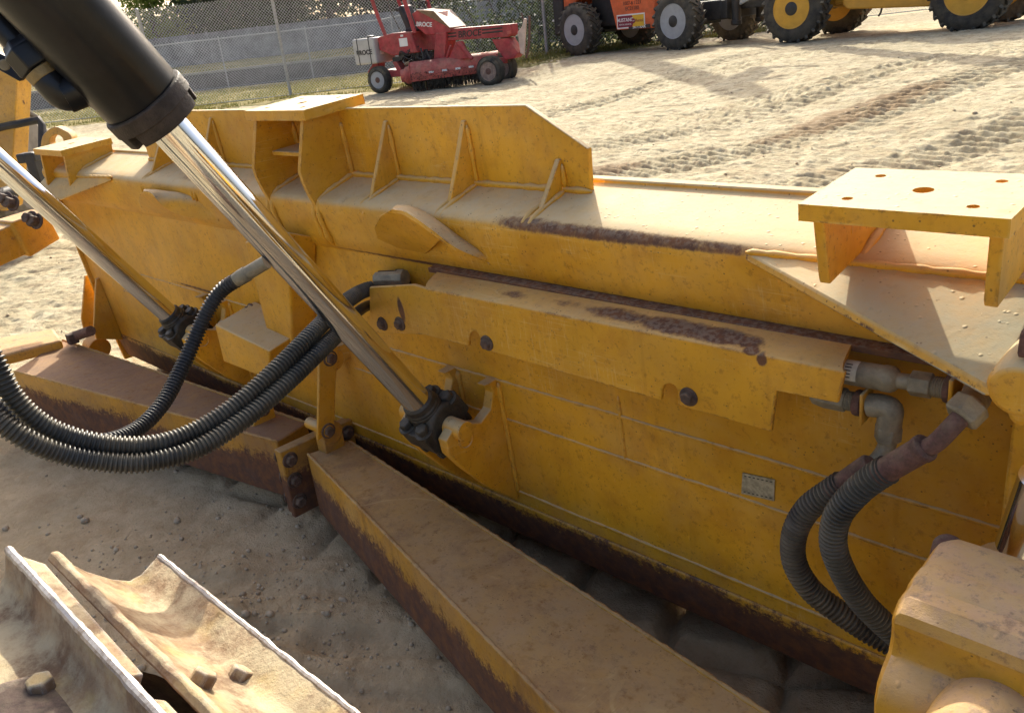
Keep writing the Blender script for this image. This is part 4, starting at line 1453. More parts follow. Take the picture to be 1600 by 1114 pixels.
# ------------------------------------------------------------------ background
m_tyre = plain('dusty_tyre_rubber', (.030, .029, .028), .8, 0, .3, 8, .4, dust=.35)
m_tyred = plain('muddy_tyre_rubber', (.075, .066, .055), .9, 0, .4, 9, .5, dust=.6)
m_frame = plain('black_machine_paint', (.022, .022, .024), .5, 0, .3, 6, .1, dust=.12)
m_orange = plain('orange_machine_paint', (.66, .115, .026), .55, 0, .15, 5, .05, dust=.3)
m_cat = plain('yellow_machine_paint', (.60, .30, .03), .45, 0, .1, 3, .03, dust=.2)
m_rimshade = plain('rim_shade_paint', (.07, .065, .06), .8, 0, .3, 8, .1)
m_rimrust = plain('rusted_rim_paint', (.24, .17, .14), .7, 0, .35, 9, .2, dust=.3)
m_rimgrey = plain('grey_rim_paint', (.34, .35, .36), .5, 0, .1, 5, .05, dust=.15)
m_rimyel = plain('yellow_rim_paint', (.60, .32, .03), .5, 0, .1, 5, .05, dust=.15)
m_red = plain('faded_red_paint', (.36, .038, .046), .6, 0, .3, 7, .15, dust=.34)
m_redlight = plain('chalky_red_paint', (.45, .09, .075), .7, 0, .25, 7, .2, dust=.35)
m_tank = plain('grey_tank_plastic', (.46, .45, .42), .55, 0, .1, 4, .05, dust=.1)
m_seat = plain('black_seat_vinyl', (.02, .022, .026), .5, 0, .2, 6, .1, dust=.08)
m_galv = plain('galvanised_steel', (.42, .43, .43), .5, .4, .15, 20, .1)
m_white = plain('white_sticker', (.78, .76, .72), .5, 0, .05, 5, 0)
m_maroon = plain('maroon_sticker', (.22, .018, .04), .5, 0, .05, 5, 0)
m_gold = plain('gold_sticker', (.72, .42, .03), .5, 0, .05, 5, 0)
m_glass = plain('dark_cab_glass', (.03, .035, .04), .08, 0, .1, 5, 0, spec=.7)
m_bristle = plain('broom_bristles', (.035, .032, .030), .9, 0, .4, 30, .5, dust=.2)
m_cream = plain('pale_cream_paint', (.62, .48, .40), .7, 0, .15, 6, .1, dust=.4)


def wheel(par, c, r, w, tyre_m, rim_m, lugs=True, name='wheel', rimr=.56):
    """axle along local y, outer face towards -y"""
    c = Vector(c)
    t = MB()
    t.lathe(c - Vector((0, w / 2, 0)), (0, 1, 0), [(.0, r * rimr), (.0, r * (rimr + .06)), (-.012, r * .72), (.01, r * .87), (.05, r * .955), (w * .5, r * .97), (w - .05, r * .955), (w - .01, r * .87), (w, r * .66), (w * .6, r * rimr)], 44, cap=False)
    if lugs:
        n = 22
        for k in range(n):
            for sd in (-1, 1):
                a = 2 * math.pi * (k + (.5 if sd > 0 else 0)) / n
                rad = Vector((math.cos(a), 0, math.sin(a)))
                tan = Vector((-math.sin(a), 0, math.cos(a)))
                dirv = (Vector((0, sd, 0)) * .8 + tan * .6).normalized()
                t.obox(c + rad * (r * .965) + Vector((0, sd * w * .24, 0)), dirv * (w * .26), dirv.cross(rad) * (.026 * r / .65), rad * (.035 * r / .65))
    else:
        for k in range(5):
            t.lathe(c + Vector((0, -w * .36 + w * .18 * k - .008, 0)), (0, 1, 0), [(0, r * .97), (.004, r), (.02, r), (.024, r * .97)], 44, cap=False)
    o = t.build('tyre', tyre_m, None, 0, 1, 30)
    wh = bpy.data.objects.new(name, o.data)
    bpy.data.objects.remove(o)
    COL.objects.link(wh)
    wh.parent = par
    y0 = c.y - w / 2
    q = c - Vector((0, w / 2, 0))
    rr = r * rimr
    MB().lathe(q, (0, 1, 0), [(.004, rr * 1.06), (-.008, rr * 1.04), (.0, rr * .99), (w * .16, rr * .93), (w * .17, rr * .84), (w * .10, rr * .80), (w * .11, rr * .74), (w * .22, rr * .70),
                              (w * .23, rr * .58), (w * .20, rr * .55), (w * .2, rr * .02)], 40).build('rim', rim_m, wh)
    MB().lathe(q + Vector((0, w * .21, 0)), (0, -1, 0), [(0, rr * .38), (w * .2, rr * .36), (w * .23, rr * .30), (w * .235, .0)], 24).build('hub', m_frame if lugs else m_rtube, wh)
    gv = MB()  # dark rings painted in as the shade between the rim's steps
    for f_, y_ in ((.87, .155), (.77, .09), (.645, .21)):
        gv.lathe(q + Vector((0, w * y_, 0)), (0, -1, 0), [(0, rr * (f_ + .055)), (.014, rr * (f_ + .045)), (.014, rr * (f_ - .035)), (0, rr * (f_ - .045))], 40, cap=False)
    gv.build('rim_shade_ring', m_rimshade, wh)
    nb = MB()
    for k in range(10):
        a = 2 * math.pi * k / 10
        nb.lathe(q + Vector((math.cos(a) * rr * .47, w * .2, math.sin(a) * rr * .47)), (0, -1, 0), [(0, rr * .045), (.03, rr * .045), (.032, rr * .03)], 6)
    nb.build('wheel_nuts', m_frame, wh)
    return wh


def place_on(px0, px1):
    A, B = gp(*px0), gp(*px1)
    d = B - A
    return A, math.atan2(d.y, d.x), d.length


# --- telehandlers
def telehandler(name, label, px0, px1, body, rim, r, w, orange):
    A, rz, wb_ = place_on(px0, px1)
    root = thing(name, label, 'telehandler', A, rz, 'telehandlers parked in the yard')
    T = 2.05
    ms = [m_tyre, m_tyred]
    for i, (x, y) in enumerate(((0, 0), (wb_, 0), (0, T), (wb_, T))):
        wheel(root, (x, y + (0 if y == 0 else 0), r - .02), r, w, m_tyre if i != 3 else m_tyred, rim)
    for x in (0, wb_):
        MB().cyl((x, .15, r), (x, T - .15, r), .12, 16).obox((x, T / 2, r), (.16, 0, 0), (0, .3, 0), (0, 0, .17)).build('axle', m_frame, root, .02)
    ch = MB().box((-.55, .55, r - .10), (wb_ + .75, T - .55, r + .32))
    ch.build('chassis', m_frame if orange else body, root, .03)
    if orange:
        pts = [(1.00, .06, 1.45), (1.24, .06, .52), (wb_ - .80, .06, .50), (wb_ - .74, .06, 1.45)]
        pan = MB().prism(pts, (0, .55, 0)).build('side_panel', body, root, .03, 3)
        MB().box((.12, .35, .62), (1.02, .8, 1.5)).build('engine_bay', m_frame, root, .03)
        MB().prism([(-.62, .05, 1.62), (-.62, .05, 1.12), (-.32, .05, 1.08), (-.1, .05, 1.30), (.35, .05, 1.36), (.8, .05, 1.45), (.8, .05, 1.75)], (0, 1.9, 0)).build('rear_hood', body, root, .04, 3)
        MB().box((-1.0, .0, .50), (-.62, T - .1, 1.75)).build('counterweight', m_frame, root, .05, 3)
        MB().box((-1.06, .02, .86), (-1.0, .3, .91)).build('reflector', m_white, root)
        cx, cz = 1.74, .70
        st = MB().box((cx - .46, .052, cz - .16), (cx + .46, .058, cz + .16)).build('dealer_sticker', m_white, pan)
        MB().box((cx - .43, .047, cz - .13), (cx + .10, .0515, cz + .13)).build('sticker_field', m_maroon, st)
        MB().prism([(cx + .05, .0455, cz - .13), (cx + .43, .0455, cz - .13), (cx + .43, .0455, cz + .13), (cx + .05, .0455, cz + .13), (cx + .11, .0455, cz)], (0, .004, 0)).build('sticker_field', m_gold, st)
        MB().lathe((cx + .10, .045, cz), (0, -1, 0), [(0, .055), (.002, .055)], 20).build('sticker_badge', m_maroon, st)
        text_part('MUSTANG', 'lettering', m_white, st, Vector((cx - .18, .045, cz + .03)), (1, 0, 0), (0, 0, 1), .115, .001, 0, .002)
        text_part('RENTAL SERVICES', 'lettering', m_white, st, Vector((cx - .18, .045, cz - .07)), (1, 0, 0), (0, 0, 1), .05, .001)
        text_part('CAT', 'lettering', m_white, st, Vector((cx + .10, .042, cz)), (1, 0, 0), (0, 0, 1), .04, .001)
        text_part('Rental', 'lettering', m_maroon, st, Vector((cx + .29, .043, cz)), (1, 0, 0), (0, 0, 1), .1, .001)
        bk = MB().box((cx - .08, .05, .515), (cx + .62, .057, .60)).build('name_plate', m_frame, pan)
        text_part('SKYTRAK', 'lettering', m_white, bk, Vector((cx + .27, .047, .557)), (1, 0, 0), (0, 0, 1), .10, .001, .2, .002)
        text_part('1007-6 1221', 'lettering', m_frame, pan, Vector((cx + .06, .056, 1.10)), (1, 0, 0), (0, 0, 1), .12, .001)
        text_part('EC21180', 'lettering', m_frame, pan, Vector((cx + .06, .056, .98)), (1, 0, 0), (0, 0, 1), .12, .001)
        MB().box((wb_ + .45, .75, .72), (wb_ + 2.0, 1.25, .90)).build('front_frame', m_frame, root, .02)
        for y in (.62, 1.5):
            lg_ = MB().cyl((wb_ + 1.12, y, .46), (wb_ + 1.12, y, 1.9), .10, 20).lathe((wb_ + 1.12, y, .40), (0, 0, 1), [(0, .10), (.02, .12), (.09, .12), (.1, .1)], 20).build('stabilizer_leg', m_frame, root, .006)
        MB().prism([(wb_ + 1.2, .60, .80), (wb_ + 1.9, .60, 1.02), (wb_ + 1.9, .60, 1.12), (wb_ + 1.2, .60, .92)], (0, .06, 0)).build('stabilizer_brace', m_galv, root, .01)
        MB().box((wb_ + 1.75, .7, .95), (wb_ + 2.15, 1.5, 1.3)).build('tool_carrier', m_frame, root, .03)
        MB().box((wb_ + .78, .5, .55), (wb_ + .95, 1.6, .95)).build('stabilizer_beam', m_frame, root, .02)
    else:
        MB().prism([(.92, .10, .98), (.92, .10, .62), (1.02, .10, .52), (2.62, .10, .44), (2.72, .10, .98)], (0, .5, 0)).build('side_panel', body, root, .03, 3)
        MB().box((.6, .45, .62), (.94, .9, 1.35)).build('side_step', body, root, .03)
        MB().box((.94, .16, .985), (2.7, .6, 1.35)).build('engine_bay', m_frame, root, .02)
        MB().prism([(-.8, .1, 1.7), (-.75, .1, .95), (-.5, .1, .85), (.8, .1, 1.45), (.8, .1, 1.8)], (0, 1.8, 0)).build('rear_hood', body, root, .04, 3)
        MB().box((2.72, .25, .55), (wb_ + .5, 1.7, 1.0)).build('front_frame', body, root, .03)
        MB().tube([(1.62, .3, .50), (1.60, .3, .40), (1.56, .3, .34)], .02, 8).build('drain_hose', m_frame, root)
    # cab and boom, above the picture's edge
    cab = MB().prism([(.75, T - 1.75, 1.3), (2.15, T - 1.75, 1.3), (2.0, T - 1.75, 2.55), (.85, T - 1.75, 2.55)], (0, .85, 0)).build('cab', body, root, .04, 3)
    MB().prism([(.95, T - 1.765, 1.55), (2.03, T - 1.765, 1.55), (1.92, T - 1.765, 2.42), (1.0, T - 1.765, 2.42)], (0, .01, 0)).build('cab_window', m_glass, cab)
    by_ = T / 2 + .1 if orange else -.05
    b0, b1 = Vector((-.45, by_, 1.55)), Vector((.75 if orange else .2, by_, 5.6 if orange else 6.6))
    bd = (b1 - b0).normalized()
    up_ = Vector((0, 1, 0)).cross(bd)
    bm_ = MB().obox((b0 + b1) / 2, bd * ((b1 - b0).length / 2), Vector((0, .2, 0)), up_ * .24).build('boom', body, root, .03, 3)
    MB().obox(b1 + bd * .5, bd * .6, Vector((0, .13, 0)), up_ * .16).build('boom_section', m_frame, bm_, .02)
    hd = b1 + bd * 1.1
    MB().obox(hd - Vector((-.1, 0, .5)), (.1, 0, 0), (0, .14, 0), (0, 0, .55)).obox(hd - Vector((-.25, 0, .95)), (.05, 0, 0), (0, .65, 0), (0, 0, .28)).build('fork_carriage', m_frame, bm_, .02)
    for y in (-.4, .4):
        MB().obox(hd + Vector((.85, y, -1.2)), (.6, 0, 0), (0, .06, 0), (0, 0, .025)).build('fork', m_frame, bm_, .005)
    return root


telehandler('telehandler', 'orange and black telehandler with grey wheel rims and a dealer sticker on its side', (909, 86), (1062, 77), m_orange, m_rimgrey, .635, .42, True)
telehandler('telehandler', 'yellow telehandler with yellow wheel rims parked right of the orange one', (1243, 65), (1512, 47), m_cat, m_rimyel, .66, .46, False)

# --- broom sweeper
A, rz, WB = place_on((597, 145), (772, 130))
sw = thing('road_sweeper', 'small red ride-on broom sweeper with a grey fuel tank parked before the wire fence', 'sweeper', A, rz)
wheel(sw, (0, 0, .31), .325, .22, m_tyre, m_rimgrey, False, rimr=.60)
wheel(sw, (0, 1.45, .31), .325, .22, m_tyre, m_rimgrey, False, rimr=.60)
wheel(sw, (WB, -.10, .31),   .335, .24, m_tyre, m_rimrust, False, rimr=.60)
wheel(sw, (WB - .05, .62, .31),   .335, .24, m_tyre, m_rimrust, False, rimr=.60)
tk = MB().box((-.62, -.10, .70), (.06, .75, 1.31)).build('fuel_tank', m_tank, sw, .05, 4)
for x in (-.46, -.10):
    MB().prism([(x - .012, -.106, .69), (x + .012, -.106, .69), (x + .012, -.106, 1.318), (x - .012, -.106, 1.318)], (0, .004, 0)).box((x - .012, -.106, 1.311), (x + .012, .756, 1.317)).build('tank_strap', m_frame, tk)
MB().lathe((-.28, .25, 1.30), (0, 0, 1), [(0, .09), (.05, .09), (.06, .07), (.062, 0)], 20).build('tank_cap', m_frame, tk)
text_part('BROCE', 'lettering', m_frame, tk, Vector((-.28, -.104, .98)), (1, 0, 0), (0, 0, 1), .15, .002, 0, .006)
for z in (1.05, .9):
    MB().box((.062, .1, z), (.066, .25, z + .1)).build('warning_sticker', m_white, tk)
MB().box((-.35, .05, .34), (1.5, 1.3, .50)).box((1.45, .45, .42), (WB + .15, .85, .56)).build('frame', m_red, sw, .02)
MB().prism([(-.45, .12, .5), (-.22, .12, .72), (-.05, .12, .72), (-.15, .12, .45)], (0, .3, 0)).prism([(.45, .0, .70), (.58, .0, .70), (.78, .0, .34), (.62, .0, .34)], (0, .25, 0)).build('wheel_fork', m_red, sw, .01)
hood_b = MB().prism([(.10, .02, 1.30), (.55, .02, 1.36), (1.10, .02, 1.34), (1.22, .02, .86), (.52, .02, .84), (.48, .02, .84), (.10, .02, 1.0)], (0, 1.2, 0)).build('engine_hood', m_red, sw, .03, 3)
MB().box((.74, .012, 1.03), (.98, .017, 1.22)).build('warning_sticker', m_white, hood_b)
MB().box((.8, .012, 1.255), (.88, .017, 1.30)).build('warning_sticker', m_white, hood_b)
eng = MB()
random.seed(3)
for k in range(26):
    c = Vector((random.uniform(.5, 1.35), random.uniform(.1, 1.0), random.uniform(.52, .86)))
    eng.obox(c, (random.uniform(.03, .12), 0, 0), (0, random.uniform(.04, .15), 0), (0, 0, random.uniform(.02, .09)))
for k in range(12):
    a = Vector((random.uniform(.6, 1.2), random.uniform(0, .2), random.uniform(.55, .85)))
    eng.tube(curve([a, a + Vector((.1, -.06, .1)), a + Vector((.25, -.02, .02)), a + Vector((.35, .05, .18))], 6), .016, 8)
eng.build('engine', m_frame, sw, .006)
seat = MB().obox((.72, .62, 1.66), Vector((.11, 0, -.30)) * .95, (0, .24, 0), (.075, 0, .03)).build('seat', m_seat, sw, .05, 3)
MB().obox((.98, .62, 1.40), (.27, 0, .02), (0, .25, 0), (0, 0, .065)).build('seat_cushion', m_seat, seat, .04, 3)
MB().obox((.55, .62, 1.88), (.10, 0, 0), (0, .16, 0), (0, 0, .05)).build('headrest', m_seat, seat, .03, 3)
for x0, y in ((.08, .05), (.08, 1.15)):
    MB().tube([(x0 + .26, y, 1.30), (x0 + .12, y, 1.75), (x0 - .04, y, 2.35), (x0 + .1, y, 2.75)], .045, 12).build('roll_bar', m_red, sw)
for x0, y in ((1.02, .12), (1.02, 1.1)):
    MB().tube([(x0 + .14, y, 1.3), (x0 + .04, y, 1.75), (x0 - .1, y, 2.35), (x0 - .05, y, 2.75)], .05, 12).build('roll_bar', m_red, sw)
MB().box((0, -.05, 2.72), (1.25, 1.25, 2.79)).build('canopy', m_red, sw, .02)
con = MB().prism([(1.10, .18, 1.74), (1.20, .18, 1.42), (1.42, .18, 1.24), (1.62, .18, 1.22), (2.14, .18, 1.24), (2.12, .18, 1.32), (1.74, .18, 1.72), (1.25, .18, 1.80)], (0, .75, 0)).build('console', m_red, sw, .02)
MB().prism([(1.28, .14, 1.805), (1.76, .14, 1.735), (2.15, .14, 1.33), (2.15, .92, 1.33), (1.76, .92, 1.735), (1.28, .92, 1.805)], (.004, 0, .012)).build('console_cover', m_cream, con, .003)  # pale cream sheet over the console's sloping top
MB().prism([(1.50, .16, .42), (1.72, .16, 1.25), (2.02, .16, 1.25), (1.86, .16, .55), (1.86, .16, .42)], (0, .5, 0)).build('column', m_red, sw, .02)
text_part('BROCE', 'lettering', m_white, con, Vector((1.42, .172, 1.47)), (1, 0, -.12), (.1, 0, 1), .14, .002, .1, .004)
wv = MB()
ring_ = [Vector((1.22 + .05 * math.cos(a), .55 + .17 * math.sin(a), 1.92 + .08 * math.cos(a))) for a in np.linspace(0, 2 * math.pi, 25)]
wv.tube(ring_, .014, 8, False)
wv.tube([(1.24, .55, 1.9), (1.32, .55, 1.76)], .02, 8)
wv.build('steering_wheel', m_frame, sw)
bmn = MB().prism([(1.80, .26, 1.06), (3.62, .26, 1.00), (3.70, .26, 1.05), (3.70, .26, 1.27), (2.1, .26, 1.31), (1.80, .26, 1.27)], (0, .4, 0)).build('front_beam', m_red, sw, .012)
text_part('BROCE', 'lettering', m_frame, bmn, Vector((2.60, .255, 1.155)), (1, 0, 0), (0, 0, 1), .20, .002, .15, .004)
for z in (1.21, 1.14):
    MB().box((1.86, .252, z - .02), (2.24, .257, z + .012)).box((2.95, .252, z - .02), (3.5, .257, z + .012)).build('stripe', m_frame, bmn)
MB().box((3.62, .23, 1.06), (3.71, .25, 1.13)).build('side_marker', m_redlight, bmn)
MB().prism([(3.15, .3, .98), (3.60, .3, .98), (3.82, .3, .62), (3.70, .3, .52), (3.45, .3, .5), (3.28, .3, .74)], (0, .35, 0)).build('front_fork', m_red, sw, .02)
MB().lathe((3.45, .45, .93), (0, 0, 1), [(0, .12), (.08, .12), (.1, .09)], 16).build('king_pin', m_rtube, sw)
MB().prism([(3.82, .40, .62), (3.80, .40, 1.08), (3.92, .40, 1.18), (4.0, .40, 1.36), (4.06, .40, 1.34), (4.0, .40, 1.0), (3.92, .40, .56)], (0, .05, 0)).build('tow_hitch', m_cream, sw, .01)
MB().tube(curve([(3.98, .38, .5), (4.08, .38, .8), (4.13, .38, 1.1), (4.16, .38, 1.4)], 5), .03, 8).tube([(3.98, .45, 1.25), (3.93, .45, 1.48)], .015, 8).build('hitch_hardware', m_rtube, sw)
# broom: hood and bristles, set across the machine
h0, h1_ = Vector((1.18, -.28, .38)), Vector((3.05, .75, .42))
hx = (h1_ - h0).normalized()
hl = (h1_ - h0).length
perp = Vector((-hx.y, hx.x, 0))
rows = []
for i in range(13):
    a = math.radians(-25 + 230 * i / 12)
    rows.append([h0 + hx * (hl * s) + perp * (.33 * math.cos(a)) + Vector((0, 0, .31 * math.sin(a) - .02)) for s in (0, .25, .5, .75, 1)])
bh = MB().plate(rows, .012).build('broom_hood', m_redlight, sw, .004)
MB().prism([h0 + hx * (-.01) + perp * (.33 * math.cos(a)) + Vector((0, 0, .31 * math.sin(a) - .02)) for a in [math.radians(-25 + 230 * i / 12) for i in range(13)]], hx * -.02).build('hood_end', m_redlight, bh, .004)
MB().lathe(h0 - hx * .02, -hx, [(0, .20), (.12, .20), (.14, .16), (.24, .14), (.25, .1)], 24).build('drive_motor', m_redlight, bh, .01)
for k in range(5):
    MB().obox(h0 + hx * (.5 + .32 * k) + perp * (-.335) + Vector((0, 0, .02)), hx * .06, perp * .004, (0, 0, .022)).build('white_reflector', m_white, bh)
br = MB()
for k in range(1500):
    s = random.random() * hl
    a = random.uniform(math.radians(165), math.radians(375))
    rad = perp * math.cos(a) + Vector((0, 0, 1)) * math.sin(a)
    p = h0 + hx * s
    ln_ = random.uniform(.33, .385)
    br.obox(p + rad * (ln_ * .55) + Vector((0, 0, -.03)), hx * .006, rad.cross(hx) * .006, rad * (ln_ * .45))
br.cyl(h0, h1_, .16, 16)
br.build('broom', m_bristle, sw)
MB().prism([(2.02, .1, .62), (2.30, .1, 1.02), (2.46, .1, 1.02), (2.62, .1, .62)], (0, .08, 0)).tube([(2.4, .05, 1.0), (2.72, .05, .6)], .05, 10).tube([(2.15, .1, .95), (1.98, .1, .66)], .03, 8).build('lift_frame', m_red, sw, .01)
MB().tube(curve([(1.35, 0, .95), (1.42, -.05, .72), (1.30, -.03, .5), (1.15, -.1, .42)], 6), .022, 8).tube(curve([(1.5, 0, .9), (1.62, -.04, .6), (1.5, -.04, .45)], 6), .02, 8).build('hydraulic_line', m_frame, sw)


# --- fences
def fence_line(name, label, A, B, posts, h, spacing, wire_r, post_r, post_m, lo=0.05, ext=0., top=False, zf=None):
    d = (B - A)
    d.z = 0
    Lx = d.length
    d.normalize()
    root = thing(name, label, 'fence', A, math.atan2(d.y, d.x))

    def gz(s):
        p = A + d * s
        return float(rise(p.x, p.y)) - A.z
    for s in posts:
        MB().lathe((s, 0, gz(s) - .1), (0, 0, 1), [(0, post_r), (h + .15, post_r), (h + .17, post_r * 1.15), (h + .2, post_r * .4)], 12).build('post', post_m, root)
    s0, s1 = min(posts) - ext, max(posts) + ext
    zs = np.linspace(s0, s1, 40)
    MB().tube([(s, 0, gz(s) + lo) for s in zs], .014 if not top else .01, 6).build('bottom_rail', post_m, root)
    if top:
        MB().tube([(s, 0, gz(s) + h) for s in zs], .024, 8).build('top_rail', post_m, root)
    # woven wire: two families of slanting wires
    verts, faces = [], []
    n = int((s1 - s0) / spacing)
    amp = .006
    for fam in (-1, 1):
        for k in range(-int(h / spacing) - 1, n + int(h / spacing) + 2):
            x0 = s0 + k * spacing
            pts = []
            for zz in (0, .33 * h, .66 * h, h):
                xx = x0 + fam * (zz - (0 if fam > 0 else 0))
                pts.append((xx, zz))
            pts = [(x, z) for x, z in pts]
            # clip to the ends
            q = []
            for t in np.linspace(0, 1, 5):
                x, z = x0 + fam * h * t, h * t
                if s0 - .01 <= x <= s1 + .01:
                    q.append((x, z))
            if len(q) < 2:
                continue
            prev = None
            for i, (x, z) in enumerate(q):
                zz = z + gz(x) + lo
                y = fam * .004
                b = len(verts)
                verts += [(x - wire_r, y, zz), (x + wire_r, y, zz), (x, y - wire_r * 1.7, zz)]
                if prev is not None:
                    for j in range(3):
                        faces.append((prev + j, prev + (j + 1) % 3, b + (j + 1) % 3, b + j))
                prev = b
    me = bpy.data.meshes.new('wire_mesh')
    me.from_pydata(verts, [], faces)
    me.materials.append(m_galv)
    o = bpy.data.objects.new('wire_mesh', me)
    COL.objects.link(o)
    o.parent = root
    return root, d


FA, FB = gp(455, 152), gp(855, 88)
fd = (FB - FA)
fd.z = 0
FL = fd.length
fdn = fd.normalized()
fn = Vector((-fdn.y, fdn.x, 0))
if fn.dot(Vector((-1, 1, 0))) < 0:
    fn = -fn
step_ = FL / 2
fence_line('chain_link_fence', 'tall galvanised chain link fence behind the red sweeper', FA, FB, [step_ * k for k in range(-3, 6)], 2.6, .085, .0048, .045, m_galv, .06)
FB2 = FA + fn * 9.5 - fdn * 14
G1 = gp(358, 138)
G2 = gp(553, 111)
q1 = G1
fence_line('low_chain_link_fence', 'lower chain link fence with a top rail beyond the tall one', G1, G1 + fdn * 10, [3.4 * k for k in range(-2, 7)], 1.85, .12, .0045, .03, m_galv, .05, top=True)
# retaining wall and the bank behind it
m_conc = plain('stained_concrete', (.17, .165, .155), .9, 0, .25, 2.5, .3)
m_grey = plain('grey_fence_board', (.23, .24, .245), .8, 0, .35, 1.6, .15, dust=.1)
base = G1 + fn * .35
rw = thing('retaining_wall', 'low dark concrete retaining wall at the foot of a grass bank', 'wall', base, math.atan2(fdn.y, fdn.x))
MB().box((-12, 0, -.2), (26, .25, .62)).build('wall_face', m_conc, rw, .01)
MB().box((-12, -.04, .622), (26, .30, .70)).build('wall_cap', plain('pale_concrete_cap', (.34, .33, .29), .9, 0, .2, 3, .2), rw, .01)
gw = thing('board_fence', 'long grey board fence standing on the grass bank', 'fence', base + fn * 6.5 + Vector((0, 0, .9)), math.atan2(fdn.y, fdn.x))
for k in range(-5, 11):
    x = k * 2.4
    MB().box((x + .03, 0, .02), (x + 2.37, .05, 1.35)).build('fence_panel', m_grey, gw, .005)
    MB().box((x - .04, -.04, -.3), (x + .04, .06, 1.4)).build('fence_post', m_grey, gw, .005)
# grass bank as ground
m_soil = NT('grassy_soil')
v_ = m_soil.co()
nn_ = m_soil.noise(v_, 1.2, 6, .7)
cg = m_soil.mix(m_soil.step(nn_, .35, .65), (.16, .15, .05), (.36, .29, .13))
m_soil = m_soil.fin(cg, .95, 0, m_soil.bump(m_soil.noise(v_, 14, 5, .7), .6, .05), .1)
bk_ = MB()
rows = []
for i, (dn, z) in enumerate(((.3, .60), (1.5, .66), (4, .85), (7.5, .93), (14, 1.0), (60, 1.4))):
    rows.append([tuple(base + fn * dn + fdn * s + Vector((0, 0, z + .04 * math.sin(s * 1.3 + i)))) for s in np.linspace(-40, 60, 80)])
bk_.grid(rows)
o = bk_.build('grass_bank', m_soil)
tag(o, 'raised bank of dry grass beyond the retaining wall', 'bank', kind='structure')


def leafmat(name, c0, c1, trans=.25):
    t = NT(name)
    v = t.co()
    c = t.mix(t.step(t.noise(v, 1.3, 4, .7), .3, .7), c0, c1)
    c = t.mix(t.mul(t.step(t.noise(v, 9, 3), .5, .75), .5), c, tuple(x * 1.5 for x in c1))
    t.fin(c, .6, 0, None, .3)
    tr = t.t.nodes.new('ShaderNodeBsdfTranslucent')
    t.put(tr.inputs[0], c)
    mx = t.t.nodes.new('ShaderNodeMixShader')
    mx.inputs[0].default_value = trans
    t.t.links.new(t.b.outputs[0], mx.inputs[1])
    t.t.links.new(tr.outputs[0], mx.inputs[2])
    t.t.links.new(mx.outputs[0], t.out.inputs[0])
    return t.m


m_leafd = leafmat('dark_oak_leaves', (.022, .034, .014), (.06, .085, .028))
m_leafm = leafmat('vine_leaves', (.035, .055, .020), (.11, .14, .045), .35)
m_leafy = leafmat('bright_leaves', (.10, .14, .02), (.22, .27, .05), .4)
m_bark = plain('grey_bark', (.10, .08, .06), .95, 0, .35, 6, .5)
m_grass = leafmat('dry_grass', (.13, .15, .035), (.34, .29, .10), .3)


def leaves(name, mat, pts, size, par, seed):
    r = np.random.default_rng(seed)
    n = len(pts)
    P = np.array(pts)
    a = r.normal(size=(n, 3))
    a /= np.linalg.norm(a, axis=1, keepdims=True)
    b = np.cross(a, r.normal(size=(n, 3)))
    b /= np.linalg.norm(b, axis=1, keepdims=True)
    s = size * r.uniform(.55, 1.3, (n, 1))
    V = np.stack([P - a * s, P + b * s * .45, P + a * s, P - b * s * .45], 1).reshape(-1, 3)
    me = bpy.data.meshes.new(name)
    me.from_pydata(V.tolist(), [], np.arange(4 * n).reshape(n, 4).tolist())
    me.materials.append(mat)
    o = bpy.data.objects.new(name, me)
    COL.objects.link(o)
    o.parent = par
    return o


def tree(label, loc, h, rad, n, mat, seed, size=.13, low=.25, name='tree'):
    r = np.random.default_rng(seed)
    root = thing(name, label, 'tree', loc, 0, 'trees beyond the fences')
    t = MB()
    top = Vector((r.normal() * .3, r.normal() * .3, h * .75))
    t.tube(curve([(0, 0, -.3), (r.normal() * .1, r.normal() * .1, h * .3), top], 6), list(np.linspace(.26, .07, 13)), 10)
    cl = []
    for k in range(11):
        a = r.uniform(0, 6.28)
        z0 = h * r.uniform(low, .6)
        e = Vector((math.cos(a) * rad * r.uniform(.5, .9), math.sin(a) * rad * r.uniform(.5, .9), z0 + h * r.uniform(.05, .35)))
        s = Vector((0, 0, z0))
        t.tube(curve([s, s * .5 + e * .5 + Vector((0, 0, .2)), e], 4), list(np.linspace(.1, .025, 9)), 6)
        cl.append(e)
    t.build('trunk', m_bark, root)
    for k in range(28):
        a = r.uniform(0, 6.28)
        q = math.sqrt(r.random()) * rad * .9
        cl.append(Vector((math.cos(a) * q, math.sin(a) * q, h * r.uniform(low + .05, .97))))
    pts = []
    for c in cl:
        m = int(n / len(cl) * r.uniform(.6, 1.4))
        cr = rad * r.uniform(.22, .42)
        g = r.normal(size=(m, 3)) * np.array([cr, cr, cr * .7]) * .62
        pts.append(np.array(c[:]) + g)
    leaves('crown', mat, np.concatenate(pts), size, root, seed + 1)
    return root


tl = ['dark leafy tree behind the grey board fence, nearest the cylinder barrel', 'dense dark tree above the middle of the grey board fence',
      'dark tree above the grey fence left of the sweeper roll bars', 'dark tree rising behind the sweeper seat', 'dark tree in the thicket behind the sweeper front beam',
      'tall dark tree behind the orange telehandler']
spots = [(-3.5, 13, 7.5), (2.5, 12.5, 8.5), (8.5, 13.5, 8), (15, 11, 8), (21, 9, 8), (28, 12, 9)]
for i, (s, dn, h) in enumerate(spots):
    tree(tl[i], base + fdn * s + fn * dn + Vector((0, 0, .9)), h, 3.8, 15000, m_leafd, 40 + i, .21, .04)
tree('small bright green tree catching the sun above the low fence at the left', base + fdn * -5.6 + fn * 9.5 + Vector((0, 0, .9)), 3.6, 1.5, 5000, m_leafy, 77, .10)
